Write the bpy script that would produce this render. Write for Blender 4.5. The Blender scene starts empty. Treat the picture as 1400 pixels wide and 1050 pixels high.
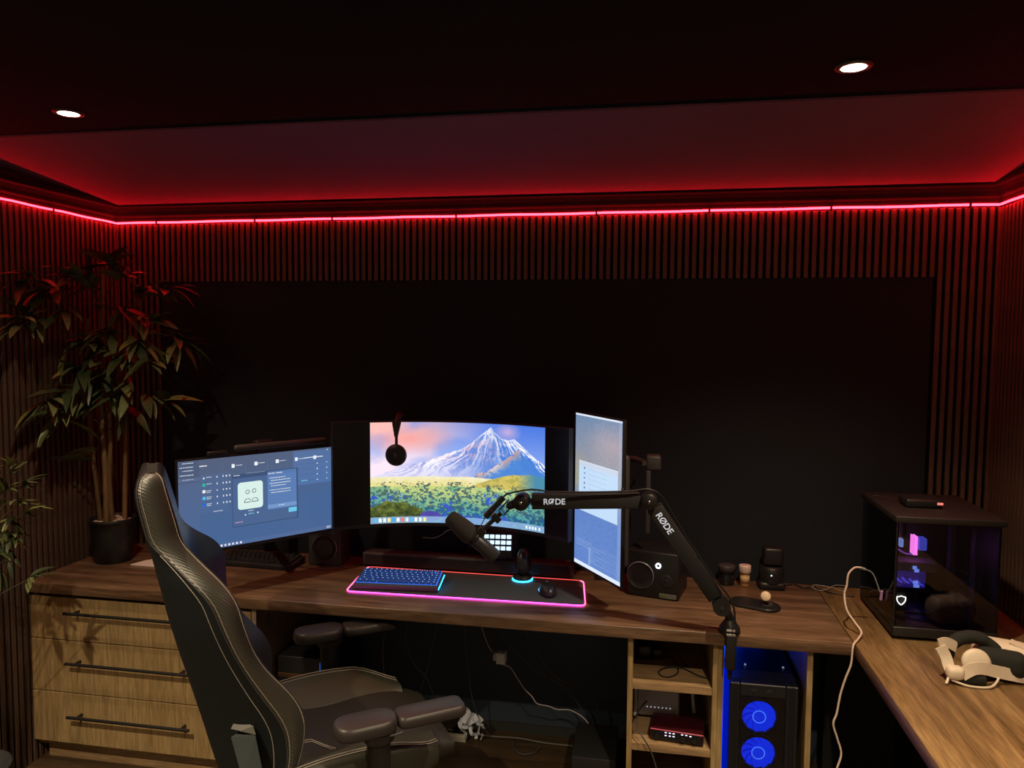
import bpy, bmesh, math, random
import numpy as np
from mathutils import Vector, Matrix
PI = math.pi
rad = math.radians
S = bpy.context.scene
COL = S.collection

# ------------------------------------------------------------------ camera
cam_d = bpy.data.cameras.new('camera'); cam = bpy.data.objects.new('camera', cam_d); COL.objects.link(cam)
FPX = 1017.35
cam_d.sensor_width = 36; cam_d.lens = FPX / 1400 * 36; cam_d.clip_start = .05
YAW, PITCH, ROLL = .1761, .0647, .0072
fw = Vector((-math.sin(YAW) * math.cos(PITCH), math.cos(YAW) * math.cos(PITCH), -math.sin(PITCH)))
rt = Vector((math.cos(YAW), math.sin(YAW), 0)); up = rt.cross(fw)
r2 = rt * math.cos(ROLL) + up * math.sin(ROLL); u2 = up * math.cos(ROLL) - rt * math.sin(ROLL)
M = Matrix.Identity(4)
for i in range(3):
    M[i][0] = r2[i]; M[i][1] = u2[i]; M[i][2] = -fw[i]
M.translation = Vector((2.424, -3.1124, 1.7415))
cam.matrix_world = M
S.camera = cam
# ------------------------------------------------------------------ world, exposure
S.view_settings.view_transform = 'Standard'; S.view_settings.look = 'None'
S.view_settings.gamma = 1; S.view_settings.use_curve_mapping = False; S.view_settings.exposure = 0
W = bpy.data.worlds.new('night'); S.world = W; W.use_nodes = True
W.node_tree.nodes['Background'].inputs[0].default_value = (.02, .025, .04, 1)
W.node_tree.nodes['Background'].inputs[1].default_value = .3
# ------------------------------------------------------------------ lamps: the ceiling downlights (two in view, two behind the camera, last two added unseen as ambient fill)
LIT = [(.707, -1.10, 42), (2.911, -1.143, 90), (.75, -2.35, 290), (2.95, -2.35, 250), (.75, -3.8, 90), (2.95, -3.8, 90)]
CEIL = 2.40
for x, y, p in LIT:
    L = bpy.data.lights.new('downlight_lamp', 'SPOT'); L.energy = p; L.color = (1, .80, .53)
    L.spot_size = rad(115); L.spot_blend = .9; L.shadow_soft_size = .022
    o = bpy.data.objects.new('downlight_lamp', L); COL.objects.link(o); o.location = (x, y, CEIL - .012)

# ================================================================== helpers
def srgb(c):
    return tuple(((v / 255) / 12.92 if v / 255 <= .04045 else ((v / 255 + .055) / 1.055) ** 2.4) for v in c)

def mat(name, col, rough=.6, metal=0, em=None, es=0, spec=.5, bump=0, bscale=200, var=0, vscale=8, coat=0):
    m = bpy.data.materials.new(name); m.use_nodes = True
    nt = m.node_tree; b = nt.nodes['Principled BSDF']
    b.inputs['Base Color'].default_value = (*col, 1); b.inputs['Roughness'].default_value = rough
    b.inputs['Metallic'].default_value = metal; b.inputs['Specular IOR Level'].default_value = spec
    b.inputs['Coat Weight'].default_value = coat
    if em: b.inputs['Emission Color'].default_value = (*em, 1); b.inputs['Emission Strength'].default_value = es
    if var:
        tc = nt.nodes.new('ShaderNodeTexCoord'); n = nt.nodes.new('ShaderNodeTexNoise')
        n.inputs['Scale'].default_value = vscale; n.inputs['Detail'].default_value = 5
        nt.links.new(tc.outputs['Object'], n.inputs['Vector'])
        mx = nt.nodes.new('ShaderNodeMix'); mx.data_type = 'RGBA'
        mx.inputs[6].default_value = (*[c * (1 - var) for c in col], 1); mx.inputs[7].default_value = (*[min(1, c * (1 + var)) for c in col], 1)
        nt.links.new(n.outputs[0], mx.inputs[0]); nt.links.new(mx.outputs[2], b.inputs['Base Color'])
    if bump:
        tc = nt.nodes.new('ShaderNodeTexCoord'); n = nt.nodes.new('ShaderNodeTexNoise')
        n.inputs['Scale'].default_value = bscale; nt.links.new(tc.outputs['Object'], n.inputs['Vector'])
        bp = nt.nodes.new('ShaderNodeBump'); bp.inputs['Strength'].default_value = bump; bp.inputs['Distance'].default_value = .002
        nt.links.new(n.outputs[0], bp.inputs['Height']); nt.links.new(bp.outputs[0], b.inputs['Normal'])
    return m

def wood(name, c1, c2, c3, axis='x', rough=.45, coord='Object', streak=1.0, seam=None):
    m = bpy.data.materials.new(name); m.use_nodes = True
    nt = m.node_tree; b = nt.nodes['Principled BSDF']; b.inputs['Roughness'].default_value = rough
    tc = nt.nodes.new('ShaderNodeTexCoord'); mp = nt.nodes.new('ShaderNodeMapping')
    sc = {'x': (1.2, 14, 14), 'y': (14, 1.2, 14), 'z': (14, 14, 1.2)}[axis]
    mp.inputs['Scale'].default_value = sc; nt.links.new(tc.outputs[coord], mp.inputs['Vector'])
    n = nt.nodes.new('ShaderNodeTexNoise'); n.inputs['Scale'].default_value = 1.6; n.inputs['Detail'].default_value = 9
    n.inputs['Roughness'].default_value = .62; n.inputs['Distortion'].default_value = .6 * streak
    nt.links.new(mp.outputs[0], n.inputs['Vector'])
    r = nt.nodes.new('ShaderNodeValToRGB')
    e = r.color_ramp.elements; e[0].position = .3; e[0].color = (*c1, 1); e[1].position = .72; e[1].color = (*c3, 1)
    k = e.new(.5); k.color = (*c2, 1)
    nt.links.new(n.outputs[0], r.inputs[0])
    n2 = nt.nodes.new('ShaderNodeTexNoise'); n2.inputs['Scale'].default_value = 7; n2.inputs['Detail'].default_value = 8
    mp2 = nt.nodes.new('ShaderNodeMapping'); mp2.inputs['Scale'].default_value = tuple(v * 1.5 for v in sc)
    nt.links.new(tc.outputs[coord], mp2.inputs['Vector']); nt.links.new(mp2.outputs[0], n2.inputs['Vector'])
    mr = nt.nodes.new('ShaderNodeMapRange'); mr.inputs[1].default_value = .35; mr.inputs[2].default_value = .65
    mr.inputs[3].default_value = .72; mr.inputs[4].default_value = 1.12
    nt.links.new(n2.outputs[0], mr.inputs[0])
    mx = nt.nodes.new('ShaderNodeMix'); mx.data_type = 'RGBA'; mx.blend_type = 'MULTIPLY'; mx.inputs[0].default_value = 1
    nt.links.new(r.outputs[0], mx.inputs[6]); nt.links.new(mr.outputs[0], mx.inputs[7])
    nt.links.new(mx.outputs[2], b.inputs['Base Color'])
    bp = nt.nodes.new('ShaderNodeBump'); bp.inputs['Strength'].default_value = .25; bp.inputs['Distance'].default_value = .0006
    nt.links.new(n2.outputs[0], bp.inputs['Height']); nt.links.new(bp.outputs[0], b.inputs['Normal'])
    return m

def emis(name, col, s):
    m = bpy.data.materials.new(name); m.use_nodes = True; nt = m.node_tree
    b = nt.nodes['Principled BSDF']; b.inputs['Base Color'].default_value = (*[min(1, c * .3) for c in col], 1)
    b.inputs['Emission Color'].default_value = (*col, 1); b.inputs['Emission Strength'].default_value = s
    b.inputs['Roughness'].default_value = .4
    return m

def glass(name, tint=(.5, .52, .58), fac=.06):
    m = bpy.data.materials.new(name); m.use_nodes = True; nt = m.node_tree
    for n in list(nt.nodes):
        if n.type == 'BSDF_PRINCIPLED': nt.nodes.remove(n)
    out = [n for n in nt.nodes if n.type == 'OUTPUT_MATERIAL'][0]
    t = nt.nodes.new('ShaderNodeBsdfTransparent'); t.inputs[0].default_value = (*tint, 1)
    g = nt.nodes.new('ShaderNodeBsdfGlossy'); g.inputs['Roughness'].default_value = .03
    fr = nt.nodes.new('ShaderNodeFresnel'); fr.inputs[0].default_value = 1.5
    mx = nt.nodes.new('ShaderNodeMixShader')
    nt.links.new(fr.outputs[0], mx.inputs[0]); nt.links.new(t.outputs[0], mx.inputs[1]); nt.links.new(g.outputs[0], mx.inputs[2])
    nt.links.new(mx.outputs[0], out.inputs[0])
    return m

def screenmat(name, s=1.0):
    m = bpy.data.materials.new(name); m.use_nodes = True; nt = m.node_tree; b = nt.nodes['Principled BSDF']
    a = nt.nodes.new('ShaderNodeAttribute'); a.attribute_name = 'picture'
    b.inputs['Base Color'].default_value = (.01, .01, .012, 1); b.inputs['Roughness'].default_value = .35
    nt.links.new(a.outputs['Color'], b.inputs['Emission Color']); b.inputs['Emission Strength'].default_value = s
    return m

class MB:
    """collects vertices and faces; linked later as ONE mesh"""
    def __init__(s): s.v = []; s.f = []; s.sm = []
    def add(s, vs, fs, smooth=False):
        k = len(s.v); s.v += [tuple(v) for v in vs]; s.f += [tuple(i + k for i in f) for f in fs]; s.sm += [smooth] * len(fs); return s
    def box(s, x0, x1, y0, y1, z0, z1, mtx=None):
        vs = [Vector((x, y, z)) for z in (z0, z1) for y in (y0, y1) for x in (x0, x1)]
        if mtx is not None: vs = [mtx @ v for v in vs]
        return s.add(vs, [(0, 2, 3, 1), (4, 5, 7, 6), (0, 1, 5, 4), (2, 6, 7, 3), (0, 4, 6, 2), (1, 3, 7, 5)])
    def rbox(s, x0, x1, y0, y1, z0, z1, r=.004, seg=2, mtx=None):
        bm = bmesh.new(); bmesh.ops.create_cube(bm, size=1)
        for v in bm.verts: v.co = Vector(((x0 + x1) / 2 + v.co.x * (x1 - x0), (y0 + y1) / 2 + v.co.y * (y1 - y0), (z0 + z1) / 2 + v.co.z * (z1 - z0)))
        r = min(r, (x1 - x0) * .49, (y1 - y0) * .49, (z1 - z0) * .49)
        bmesh.ops.bevel(bm, geom=list(bm.edges), offset=r, segments=seg, profile=.5, affect='EDGES')
        return s.bm(bm, mtx, seg > 1)
    def bm(s, bm, mtx=None, smooth=False):
        bm.verts.index_update()
        vs = [(mtx @ v.co) if mtx is not None else v.co.copy() for v in bm.verts]
        fs = [tuple(v.index for v in f.verts) for f in bm.faces]; bm.free(); return s.add(vs, fs, smooth)
    def cyl(s, p, q, r, r1=None, n=20, cap=True, smooth=True):
        p, q = Vector(p), Vector(q); r1 = r if r1 is None else r1
        d = (q - p).normalized(); a = d.orthogonal().normalized(); b = d.cross(a)
        vs = []
        for (c, rr) in ((p, r), (q, r1)):
            vs += [c + (a * math.cos(t) + b * math.sin(t)) * rr for t in (2 * PI * i / n for i in range(n))]
        s.add(vs, [(i, (i + 1) % n, n + (i + 1) % n, n + i) for i in range(n)], smooth)
        if cap:
            s.add(vs[:n], [tuple(range(n))[::-1]]); s.add(vs[n:], [tuple(range(n))])
        return s
    def tube(s, pts, r, n=6, closed=False, sub=0):
        pts = [Vector(p) for p in pts]
        if sub: pts = spline(pts, sub, closed)
        m = len(pts); vs = []; prev = None
        for i, p in enumerate(pts):
            a = pts[(i - 1) % m] if (closed or i > 0) else p; c = pts[(i + 1) % m] if (closed or i < m - 1) else p
            d = (c - a); d = d.normalized() if d.length > 1e-9 else Vector((0, 0, 1))
            if prev is None: nrm = d.orthogonal().normalized()
            else:
                nrm = prev - d * prev.dot(d); nrm = nrm.normalized() if nrm.length > 1e-6 else d.orthogonal().normalized()
            prev = nrm; bn = d.cross(nrm); rr = r[i] if isinstance(r, (list, tuple)) and not sub else (r if not isinstance(r, (list, tuple)) else r[min(len(r) - 1, int(i / max(1, m - 1) * (len(r) - 1) + .5))])
            vs += [p + (nrm * math.cos(t) + bn * math.sin(t)) * rr for t in (2 * PI * k / n for k in range(n))]
        fs = []
        for i in range(m if closed else m - 1):
            j = (i + 1) % m
            fs += [(i * n + k, i * n + (k + 1) % n, j * n + (k + 1) % n, j * n + k) for k in range(n)]
        s.add(vs, fs, True)
        if not closed:
            s.add(vs[:n], [tuple(range(n))[::-1]]); s.add(vs[-n:], [tuple(range(n))])
        return s
    def lathe(s, prof, c=(0, 0, 0), n=28, axis=None):
        c = Vector(c); ax = Vector(axis).normalized() if axis else Vector((0, 0, 1))
        a = ax.orthogonal().normalized(); b = ax.cross(a); vs = []
        for (r, h) in prof:
            vs += [c + ax * h + (a * math.cos(t) + b * math.sin(t)) * max(r, 1e-5) for t in (2 * PI * i / n for i in range(n))]
        fs = [(j * n + i, j * n + (i + 1) % n, (j + 1) * n + (i + 1) % n, (j + 1) * n + i) for j in range(len(prof) - 1) for i in range(n)]
        return s.add(vs, fs, True)
    def prism(s, poly, z0, z1, mtx=None):
        n = len(poly); vs = [Vector((x, y, z0)) for x, y in poly] + [Vector((x, y, z1)) for x, y in poly]
        if mtx is not None: vs = [mtx @ v for v in vs]
        s.add(vs, [tuple(range(n))[::-1], tuple(range(n, 2 * n))] + [(i, (i + 1) % n, n + (i + 1) % n, n + i) for i in range(n)])
        return s
    def loft(s, rings, closed=True, cap=True, smooth=True):
        n = len(rings[0]); vs = [p for r in rings for p in r]; m = n if closed else n - 1
        s.add(vs, [(j * n + i, j * n + (i + 1) % n, (j + 1) * n + (i + 1) % n, (j + 1) * n + i) for j in range(len(rings) - 1) for i in range(m)], smooth)
        if cap and closed:
            s.add(rings[0], [tuple(range(n))[::-1]]); s.add(rings[-1], [tuple(range(n))])
        return s
    def ell(s, c, r, e=1.0, n=20, m=12, mtx=None):
        c = Vector(c); vs = []; sg = lambda x, p: math.copysign(abs(x) ** p, x)
        for j in range(m + 1):
            ph = -PI / 2 + PI * j / m
            for i in range(n):
                th = 2 * PI * i / n
                v = Vector((r[0] * sg(math.cos(ph), e) * sg(math.cos(th), e), r[1] * sg(math.cos(ph), e) * sg(math.sin(th), e), r[2] * sg(math.sin(ph), e)))
                if mtx is not None: v = mtx @ v
                vs.append(c + v)
        return s.add(vs, [(j * n + i, j * n + (i + 1) % n, (j + 1) * n + (i + 1) % n, (j + 1) * n + i) for j in range(m) for i in range(n)], True)
    def build(s, name, m, parent=None, world=False):
        me = bpy.data.meshes.new(name); vs = s.v
        if parent is not None and world:
            inv = lmat(parent).inverted(); vs = [inv @ Vector(v) for v in vs]
        me.from_pydata([tuple(v) for v in vs], [], s.f); me.materials.append(m)
        me.polygons.foreach_set('use_smooth', s.sm)
        bm = bmesh.new(); bm.from_mesh(me); bmesh.ops.recalc_face_normals(bm, faces=bm.faces[:]); bm.to_mesh(me); bm.free()
        me.update()
        o = bpy.data.objects.new(name, me); COL.objects.link(o)
        if parent is not None: o.parent = parent
        return o

def lmat(o):
    m = Matrix.Identity(4)
    while o is not None:
        m = (Matrix.Translation(o.location) @ o.rotation_euler.to_matrix().to_4x4()) @ m; o = o.parent
    return m

def spline(pts, k, closed=False):
    out = []; n = len(pts)
    g = (lambda i: pts[i % n]) if closed else (lambda i: pts[max(0, min(n - 1, i))])
    for i in range(n if closed else n - 1):
        p0, p1, p2, p3 = g(i - 1), g(i), g(i + 1), g(i + 2)
        for j in range(k):
            t = j / k
            out.append(.5 * ((2 * p1) + (p2 - p0) * t + (2 * p0 - 5 * p1 + 4 * p2 - p3) * t * t + (3 * p1 - p0 - 3 * p2 + p3) * t ** 3))
    if not closed: out.append(pts[-1])
    return out

def rrect(w, h, r, k=5, cx=0, cy=0):
    p = []
    for (sx, sy, a0) in ((1, 1, 0), (-1, 1, 90), (-1, -1, 180), (1, -1, 270)):
        for i in range(k + 1):
            a = rad(a0 + 90 * i / k); p.append((cx + sx * (w / 2 - r) + r * math.cos(a), cy + sy * (h / 2 - r) + r * math.sin(a)))
    return p

def tag(o, label=None, cat=None, group=None, kind=None):
    if label: o['label'] = label
    if cat: o['category'] = cat
    if group: o['group'] = group
    if kind: o['kind'] = kind
    return o

def thing(name, label, cat, loc=(0, 0, 0), rz=0, group=None):
    o = bpy.data.objects.new(name, None); COL.objects.link(o); o.empty_display_size = .05
    o.location = loc; o.rotation_euler = (0, 0, rz)
    return tag(o, label, cat, group)

def copy_tree(o, parent=None):
    c = o.copy(); COL.objects.link(c)
    if parent is not None: c.parent = parent
    for ch in list(o.children): copy_tree(ch, c)
    return c

def inst(name, mesh, parent, mtx):
    o = bpy.data.objects.new(name, mesh); COL.objects.link(o); o.parent = parent
    o.matrix_local = mtx
    return o

def frame(o, x, y, z=None):
    """matrix with origin o and axes x, y, z"""
    x = Vector(x).normalized(); y = Vector(y); y = (y - x * y.dot(x)).normalized(); z = x.cross(y)
    m = Matrix.Identity(4)
    for i in range(3): m[i][0] = x[i]; m[i][1] = y[i]; m[i][2] = z[i]
    m.translation = Vector(o); return m

def picture(name, raster, fn, m, parent, strength_world=True):
    """a screen's picture: a fine grid whose points carry the colours; fn(u,v)->point (v down)"""
    H, Wd = raster.shape[:2]
    me = bpy.data.meshes.new(name)
    vs = [fn(i / Wd, j / H) for j in range(H + 1) for i in range(Wd + 1)]
    inv = lmat(parent).inverted(); vs = [tuple(inv @ Vector(v)) for v in vs]
    fs = [(j * (Wd + 1) + i, (j + 1) * (Wd + 1) + i, (j + 1) * (Wd + 1) + i + 1, j * (Wd + 1) + i + 1) for j in range(H) for i in range(Wd)]
    me.from_pydata(vs, [], fs); me.materials.append(m)
    ca = me.color_attributes.new('picture', 'FLOAT_COLOR', 'CORNER')
    c = raster.reshape(-1, 3) / 255.; c = np.where(c <= .04045, c / 12.92, ((c + .055) / 1.055) ** 2.4)
    c = np.concatenate([c, np.ones((len(c), 1))], 1).repeat(4, axis=0).astype(np.float32)
    ca.data.foreach_set('color', c.ravel())
    o = bpy.data.objects.new(name, me); COL.objects.link(o); o.parent = parent
    return o

def text_mesh(body, size, m, parent, mtx, name='lettering', depth=.0004, bold=.0):
    cu = bpy.data.curves.new(name, 'FONT'); cu.body = body; cu.size = size; cu.extrude = depth; cu.offset = bold
    cu.align_x = 'CENTER'; cu.align_y = 'CENTER'
    t = bpy.data.objects.new(name + '_tmp', cu); COL.objects.link(t)
    dg = bpy.context.evaluated_depsgraph_get(); me = bpy.data.meshes.new_from_object(t.evaluated_get(dg))
    bpy.data.objects.remove(t); me.materials.clear(); me.materials.append(m)
    o = bpy.data.objects.new(name, me); COL.objects.link(o); o.parent = parent
    o.matrix_local = lmat(parent).inverted() @ mtx
    return o

# ================================================================== materials
M_blk = mat('black_plastic', (.012, .012, .013), .42)
M_blkm = mat('matt_black_plastic', (.016, .016, .018), .7)
M_gry = mat('dark_grey_plastic', (.050, .047, .048), .5)
M_white = mat('white_plastic', (.62, .58, .54), .5)
M_ceil = mat('black_ceiling_paint', (.0050, .0105, .0135), .95, var=.2, vscale=3, spec=.1)
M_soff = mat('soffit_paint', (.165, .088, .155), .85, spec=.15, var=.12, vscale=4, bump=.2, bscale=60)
M_crown = mat('crown_paint', (.006, .005, .006), .75, spec=.15)
M_fab = mat('black_acoustic_fabric', (.0215, .0235, .0310), .95, spec=.15, bump=.4, bscale=900, var=.15, vscale=2)
M_felt = mat('black_felt', (.004, .004, .004), 1, spec=.1)
M_low = mat('dark_wall_paint', (.040, .058, .090), .8, var=.2, vscale=2)
M_room = mat('light_wall_paint', (.55, .54, .52), .9)
M_slat = wood('walnut_slat', (.058, .032, .022), (.100, .056, .039), (.155, .088, .060), 'z', .55)
M_floor = wood('dark_floor_boards', (.04, .024, .012), (.07, .042, .02), (.10, .06, .03), 'x', .5)
M_desk = wood('walnut_desk', (.075, .040, .021), (.17, .098, .054), (.27, .165, .10), 'x', .33)
M_desk2 = wood('walnut_return', (.12, .066, .024), (.23, .135, .055), (.32, .205, .09), 'y', .42)
M_oak = wood('oak_front', (.31, .205, .085), (.38, .26, .115), (.45, .32, .15), 'z', .55)
M_oakx = wood('oak_shelf', (.25, .15, .07), (.38, .24, .12), (.48, .32, .17), 'x', .55)
M_lampw = emis('lamp_glow', (1, .86, .62), 30)
M_led = emis('red_led', (1, .0075, .0135), 46)
M_leather = mat('black_leather', (.0075, .0105, .0115), .62, spec=.28, bump=.25, bscale=700)
M_carbon = mat('carbon_leather', (.046, .045, .036), .40, spec=.8)
M_stitch = mat('cream_stitch', (.42, .38, .32), .7)
M_arm = mat('armrest_pad', (.032, .026, .025), .42)
M_metal = mat('grey_metal', (.10, .10, .11), .35, .8)

# carbon weave relief for the chair's side bolsters
nt = M_carbon.node_tree; tc = nt.nodes.new('ShaderNodeTexCoord'); wv = nt.nodes.new('ShaderNodeTexWave')
wv.bands_direction = 'DIAGONAL'; wv.inputs['Scale'].default_value = 55; wv.inputs['Distortion'].default_value = .3
bp = nt.nodes.new('ShaderNodeBump'); bp.inputs['Strength'].default_value = .5; bp.inputs['Distance'].default_value = .0012
nt.links.new(tc.outputs['Object'], wv.inputs['Vector']); nt.links.new(wv.outputs[1], bp.inputs['Height'])
nt.links.new(bp.outputs[0], nt.nodes['Principled BSDF'].inputs['Normal'])

# ================================================================== the room
XR, YF = 3.741, -4.3
HEAD, ZS = 1.977, 2.236     # underside of the slat header, top of the slats
LCOL, RCOL = .225, 3.506    # edges of the full-height slat columns
def struct(name, mb, m, parent=None, world=True):
    o = mb.build(name, m, parent, world and parent is not None); o['kind'] = 'structure'; return o
fl = struct('floor', MB().box(-.1, XR + .1, YF - .1, .1, -.06, 0), M_floor)
wb = struct('wall_back', MB().box(-.1, XR + .1, .022, .12, -.05, 2.5), M_low)
wl = struct('wall_left', MB().box(-.12, -.022, YF, .12, -.05, 2.5), M_low)
wr = struct('wall_right', MB().box(XR + .022, XR + .12, YF, .12, -.05, 2.5), M_low)
wf = struct('wall_front', MB().box(-.1, XR + .1, YF - .1, YF, -.05, 2.5), M_room)  # unseen wall, made pale to bounce lamp light back as fill
SY0, SY1 = -.905, .0
ce = struct('ceiling', MB().box(-.1, XR + .1, YF, SY0, CEIL, CEIL + .08), M_ceil)
# sloping soffit strip between the ceiling and the wall
ZW = 2.318
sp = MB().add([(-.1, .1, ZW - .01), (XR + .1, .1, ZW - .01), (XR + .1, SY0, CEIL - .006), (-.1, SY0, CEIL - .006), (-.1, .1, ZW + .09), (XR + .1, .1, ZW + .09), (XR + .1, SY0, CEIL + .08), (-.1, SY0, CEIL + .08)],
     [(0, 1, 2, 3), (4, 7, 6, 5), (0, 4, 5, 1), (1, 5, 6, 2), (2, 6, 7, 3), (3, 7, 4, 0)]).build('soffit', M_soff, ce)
# slat walls
PITCH_S, SW, SD = .0286, .0165, .012
MB().box(-.02, XR + .02, .0, .022, HEAD, ZS).box(-.02, LCOL, .0, .022, 0, HEAD).box(RCOL, XR + .02, 0, .022, 0, HEAD).build('slat_backing', M_felt, wb)
MB().box(LCOL, RCOL, -.004, .022, .74, HEAD).build('acoustic_panel', M_fab, wb)
MB().box(-.022, 0, -2.2, .0, 0, ZS).build('slat_backing', M_felt, wl)
MB().box(XR, XR + .022, -2.2, .0, 0, ZS).build('slat_backing', M_felt, wr)
def slatmesh(z0, z1):
    ob = MB().rbox(-SW / 2, SW / 2, -SD, 0, z0, z1, .0015, 1).build('slat', M_slat); me = ob.data; bpy.data.objects.remove(ob); return me
s_short, s_full = slatmesh(HEAD, ZS), slatmesh(.0, ZS)
x = .010
while x < XR - .008:
    full = x < LCOL - .005 or x > RCOL + .005
    inst('slat', s_full if full else s_short, wb, Matrix.Translation((x, 0, 0))); x += PITCH_S
for k in range(76):
    y = -.022 - k * PITCH_S
    inst('slat', s_full, wl, Matrix.Translation((0, y, 0)) @ Matrix.Rotation(PI / 2, 4, 'Z'))
    inst('slat', s_full, wr, Matrix.Translation((XR, y, 0)) @ Matrix.Rotation(-PI / 2, 4, 'Z'))
# crown moulding (three runs), a cove profile
prof = [(0, 0), (-.014, 0), (-.016, .012), (-.024, .020), (-.030, .036), (-.040, .050), (-.052, .056), (-.056, .066), (-.056, .074), (0, .074)]
def crown(name, a, b, nrm):
    a, b, nrm = Vector(a), Vector(b), Vector(nrm)
    rings = [[p + nrm * (-q[0]) + Vector((0, 0, q[1])) for q in prof] for p in (a, b)]
    return struct(name, MB().loft(rings, smooth=False), M_crown)
ZC = 2.256
crown('trim_1', (0, -.0, ZC), (XR, -.0, ZC), (0, -1, 0))
crown('trim_2', (0, -.0, ZC), (0, -2.2, ZC + .0), (1, 0, 0))
crown('trim_3', (XR, -.0, ZC), (XR, -2.2, ZC), (-1, 0, 0))
# LED strip, one thing per wall, with its little clips
def ledrun(label, pts, clips, wob):
    t = thing('led_strip', label, 'led strip', pts[0])
    random.seed(3)
    P = [Vector(pts[0]).lerp(Vector(pts[1]), i / 60) + Vector((0, 0, wob * math.sin(i * .9) * .5)) for i in range(61)]
    MB().tube(P, .0042, 6).build('light_tube', M_led, t, True)
    d = (Vector(pts[1]) - Vector(pts[0])).normalized()
    for c in clips:
        c = Vector(c); m = frame(c, d, (0, 0, 1))
        MB().rbox(-.004, .004, -.009, .009, -.007, .007, .001, 1, m).build('clip', M_blk, t, True)
ZL = 2.245
ledrun('red glowing led strip along the back wall between slats and crown moulding', [(.02, -.017, ZL), (XR - .02, -.017, ZL)],
       [(x, -.017, ZL) for x in (.223, .708, 1.073, 1.629, 2.219, 2.667, 3.125, 3.619)], .002)
ledrun('red glowing led strip along the left slat wall', [(.017, -.02, ZL), (.017, -2.2, ZL)], [(.017, y, ZL) for y in (-.394, -1.2)], .002)
ledrun('red glowing led strip along the right slat wall', [(XR - .017, -.02, ZL), (XR - .017, -2.2, ZL)], [(XR - .017, -.6, ZL), (XR - .017, -1.3, ZL)], .002)
# downlights
M_ring = mat('downlight_ring', (.05, .045, .04), .4)
dls = ['left recessed ceiling downlight, glowing above the tall plant', 'right recessed ceiling downlight, glowing above the right end of the desk',
       'recessed ceiling downlight behind the camera on the left', 'recessed ceiling downlight behind the camera on the right', 'unseen fill downlight added near the far left of the light front wall', 'unseen fill downlight added near the far right of the light front wall']
for (x, y, p), lb in zip(LIT, dls):
    t = thing('ceiling_light', lb, 'ceiling light', (x, y, CEIL), 0, 'recessed ceiling downlights')
    MB().lathe([(.030, 0), (.030, -.004), (.042, -.003), (.043, 0)]).build('frame', M_ring, t)
    MB().lathe([(0, -.0035), (.02, -.0035), (.029, -.003), (.030, 0)]).build('bulb', M_lampw, t)

# ================================================================== fitted furniture
DZ, DT = .75, .042
DF = -.590
def bevslab(x0, x1, y0, y1, z0, z1, r=.003): return MB().rbox(x0, x1, y0, y1, z0, z1, r, 2)
o = bevslab(.012, 3.112, DF, -.006, DZ - DT, DZ).build('worktop', M_desk)
tag(o, 'long walnut worktop running under the three monitors', 'worktop')
o = bevslab(3.115, XR - .014, -2.75, -.014, DZ - DT, DZ).build('worktop', M_desk2)
tag(o, 'walnut return worktop along the right wall under the glass computer', 'worktop')
# drawer cabinet
cab = thing('drawer_cabinet', 'oak drawer cabinet with black bar handles under the left end of the desk', 'cabinet', (.015, -.01, 0))
CX0, CX1, CY = .014, .995, -.552
ZB = .706
MB().box(CX0, CX0 + .018, CY, -.016, .09, ZB).box(CX0, CX1, -.03, -.016, .09, ZB).box(CX0, CX1, CY, -.016, .07, .09).box(CX0, CX1, CY + .02, -.016, ZB - .018, ZB).build('body', M_oak, cab, True)
M_sidep = wood('oak_side_grey_lit', (.19, .14, .1), (.29, .225, .165), (.37, .3, .23), 'z', .6)  # oak toned greyer for the light falling on this side
MB().box(CX1 - .018, CX1, DF + .018, -.016, .0, ZB).build('side_panel', M_sidep, cab, True)
MB().box(CX0 + .02, CX1 - .02, CY + .03, CY + .045, .0, .088).build('plinth', M_oakx, cab, True)
for (z0, z1, hz) in ((.518, .690, .640), (.303, .514, .437), (.092, .299, .219)):
    d = MB().rbox(CX0 - .002, CX1 - .021, CY - .02, CY, z0, z1, .0015, 1).build('drawer', M_oak, cab, True)
    h = MB().cyl((.195, CY - .055, hz), (.727, CY - .055, hz), .0062, n=10)
    for hx in (.235, .69): h.cyl((hx, CY - .055, hz), (hx, CY - .018, hz), .005, n=8)
    h.build('handle', M_blk, d, True)
# open shelf unit and computer bay
su = thing('shelf_unit', 'open oak shelf unit with a computer bay under the right of the desk', 'shelf unit', (2.386, -.02, 0))
SYF = -.565
MB().box(2.386, 2.404, SYF, -.03, 0, ZB).build('side_panel', M_oak, su, True)
MB().box(2.672, 2.689, SYF, -.03, 0, ZB).build('side_panel', M_oak, su, True)
MB().box(2.690, 2.708, SYF + .002, -.03, 0, ZB).build('side_panel', M_oak, su, True)
MB().box(2.976, 2.994, SYF, -.03, 0, ZB).build('side_panel', M_oak, su, True)
for z in (.520, .300, .08):
    MB().box(2.404, 2.672, SYF + .004, -.03, z, z + .025).build('shelf', M_oakx, su, True)
MB().box(2.404, 2.672, -.04, -.03, .30, ZB).build('back_panel', M_oak, su, True)
MB().box(2.708, 2.976, -.04, -.03, 0, ZB).build('back_panel', mat('bay_back', (.02, .02, .022), .6), su, True)
rp = thing('support_panel', 'dark end panel holding up the right return worktop', 'panel', (3.14, -.2, 0))
MB().box(3.40, 3.42, -2.6, -.1, 0, ZB).build('board', M_blkm, rp, True)
MB().box(3.14, 3.40, -.12, -.1, 0, ZB).build('board', M_blkm, rp, True)

# baseboard strip under the desk
tag(MB().box(1.0, 2.386, .012, .022, 0, .04).build('baseboard_back', mat('dusty_skirting', (.035, .035, .034), .7)), kind='structure')

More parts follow.
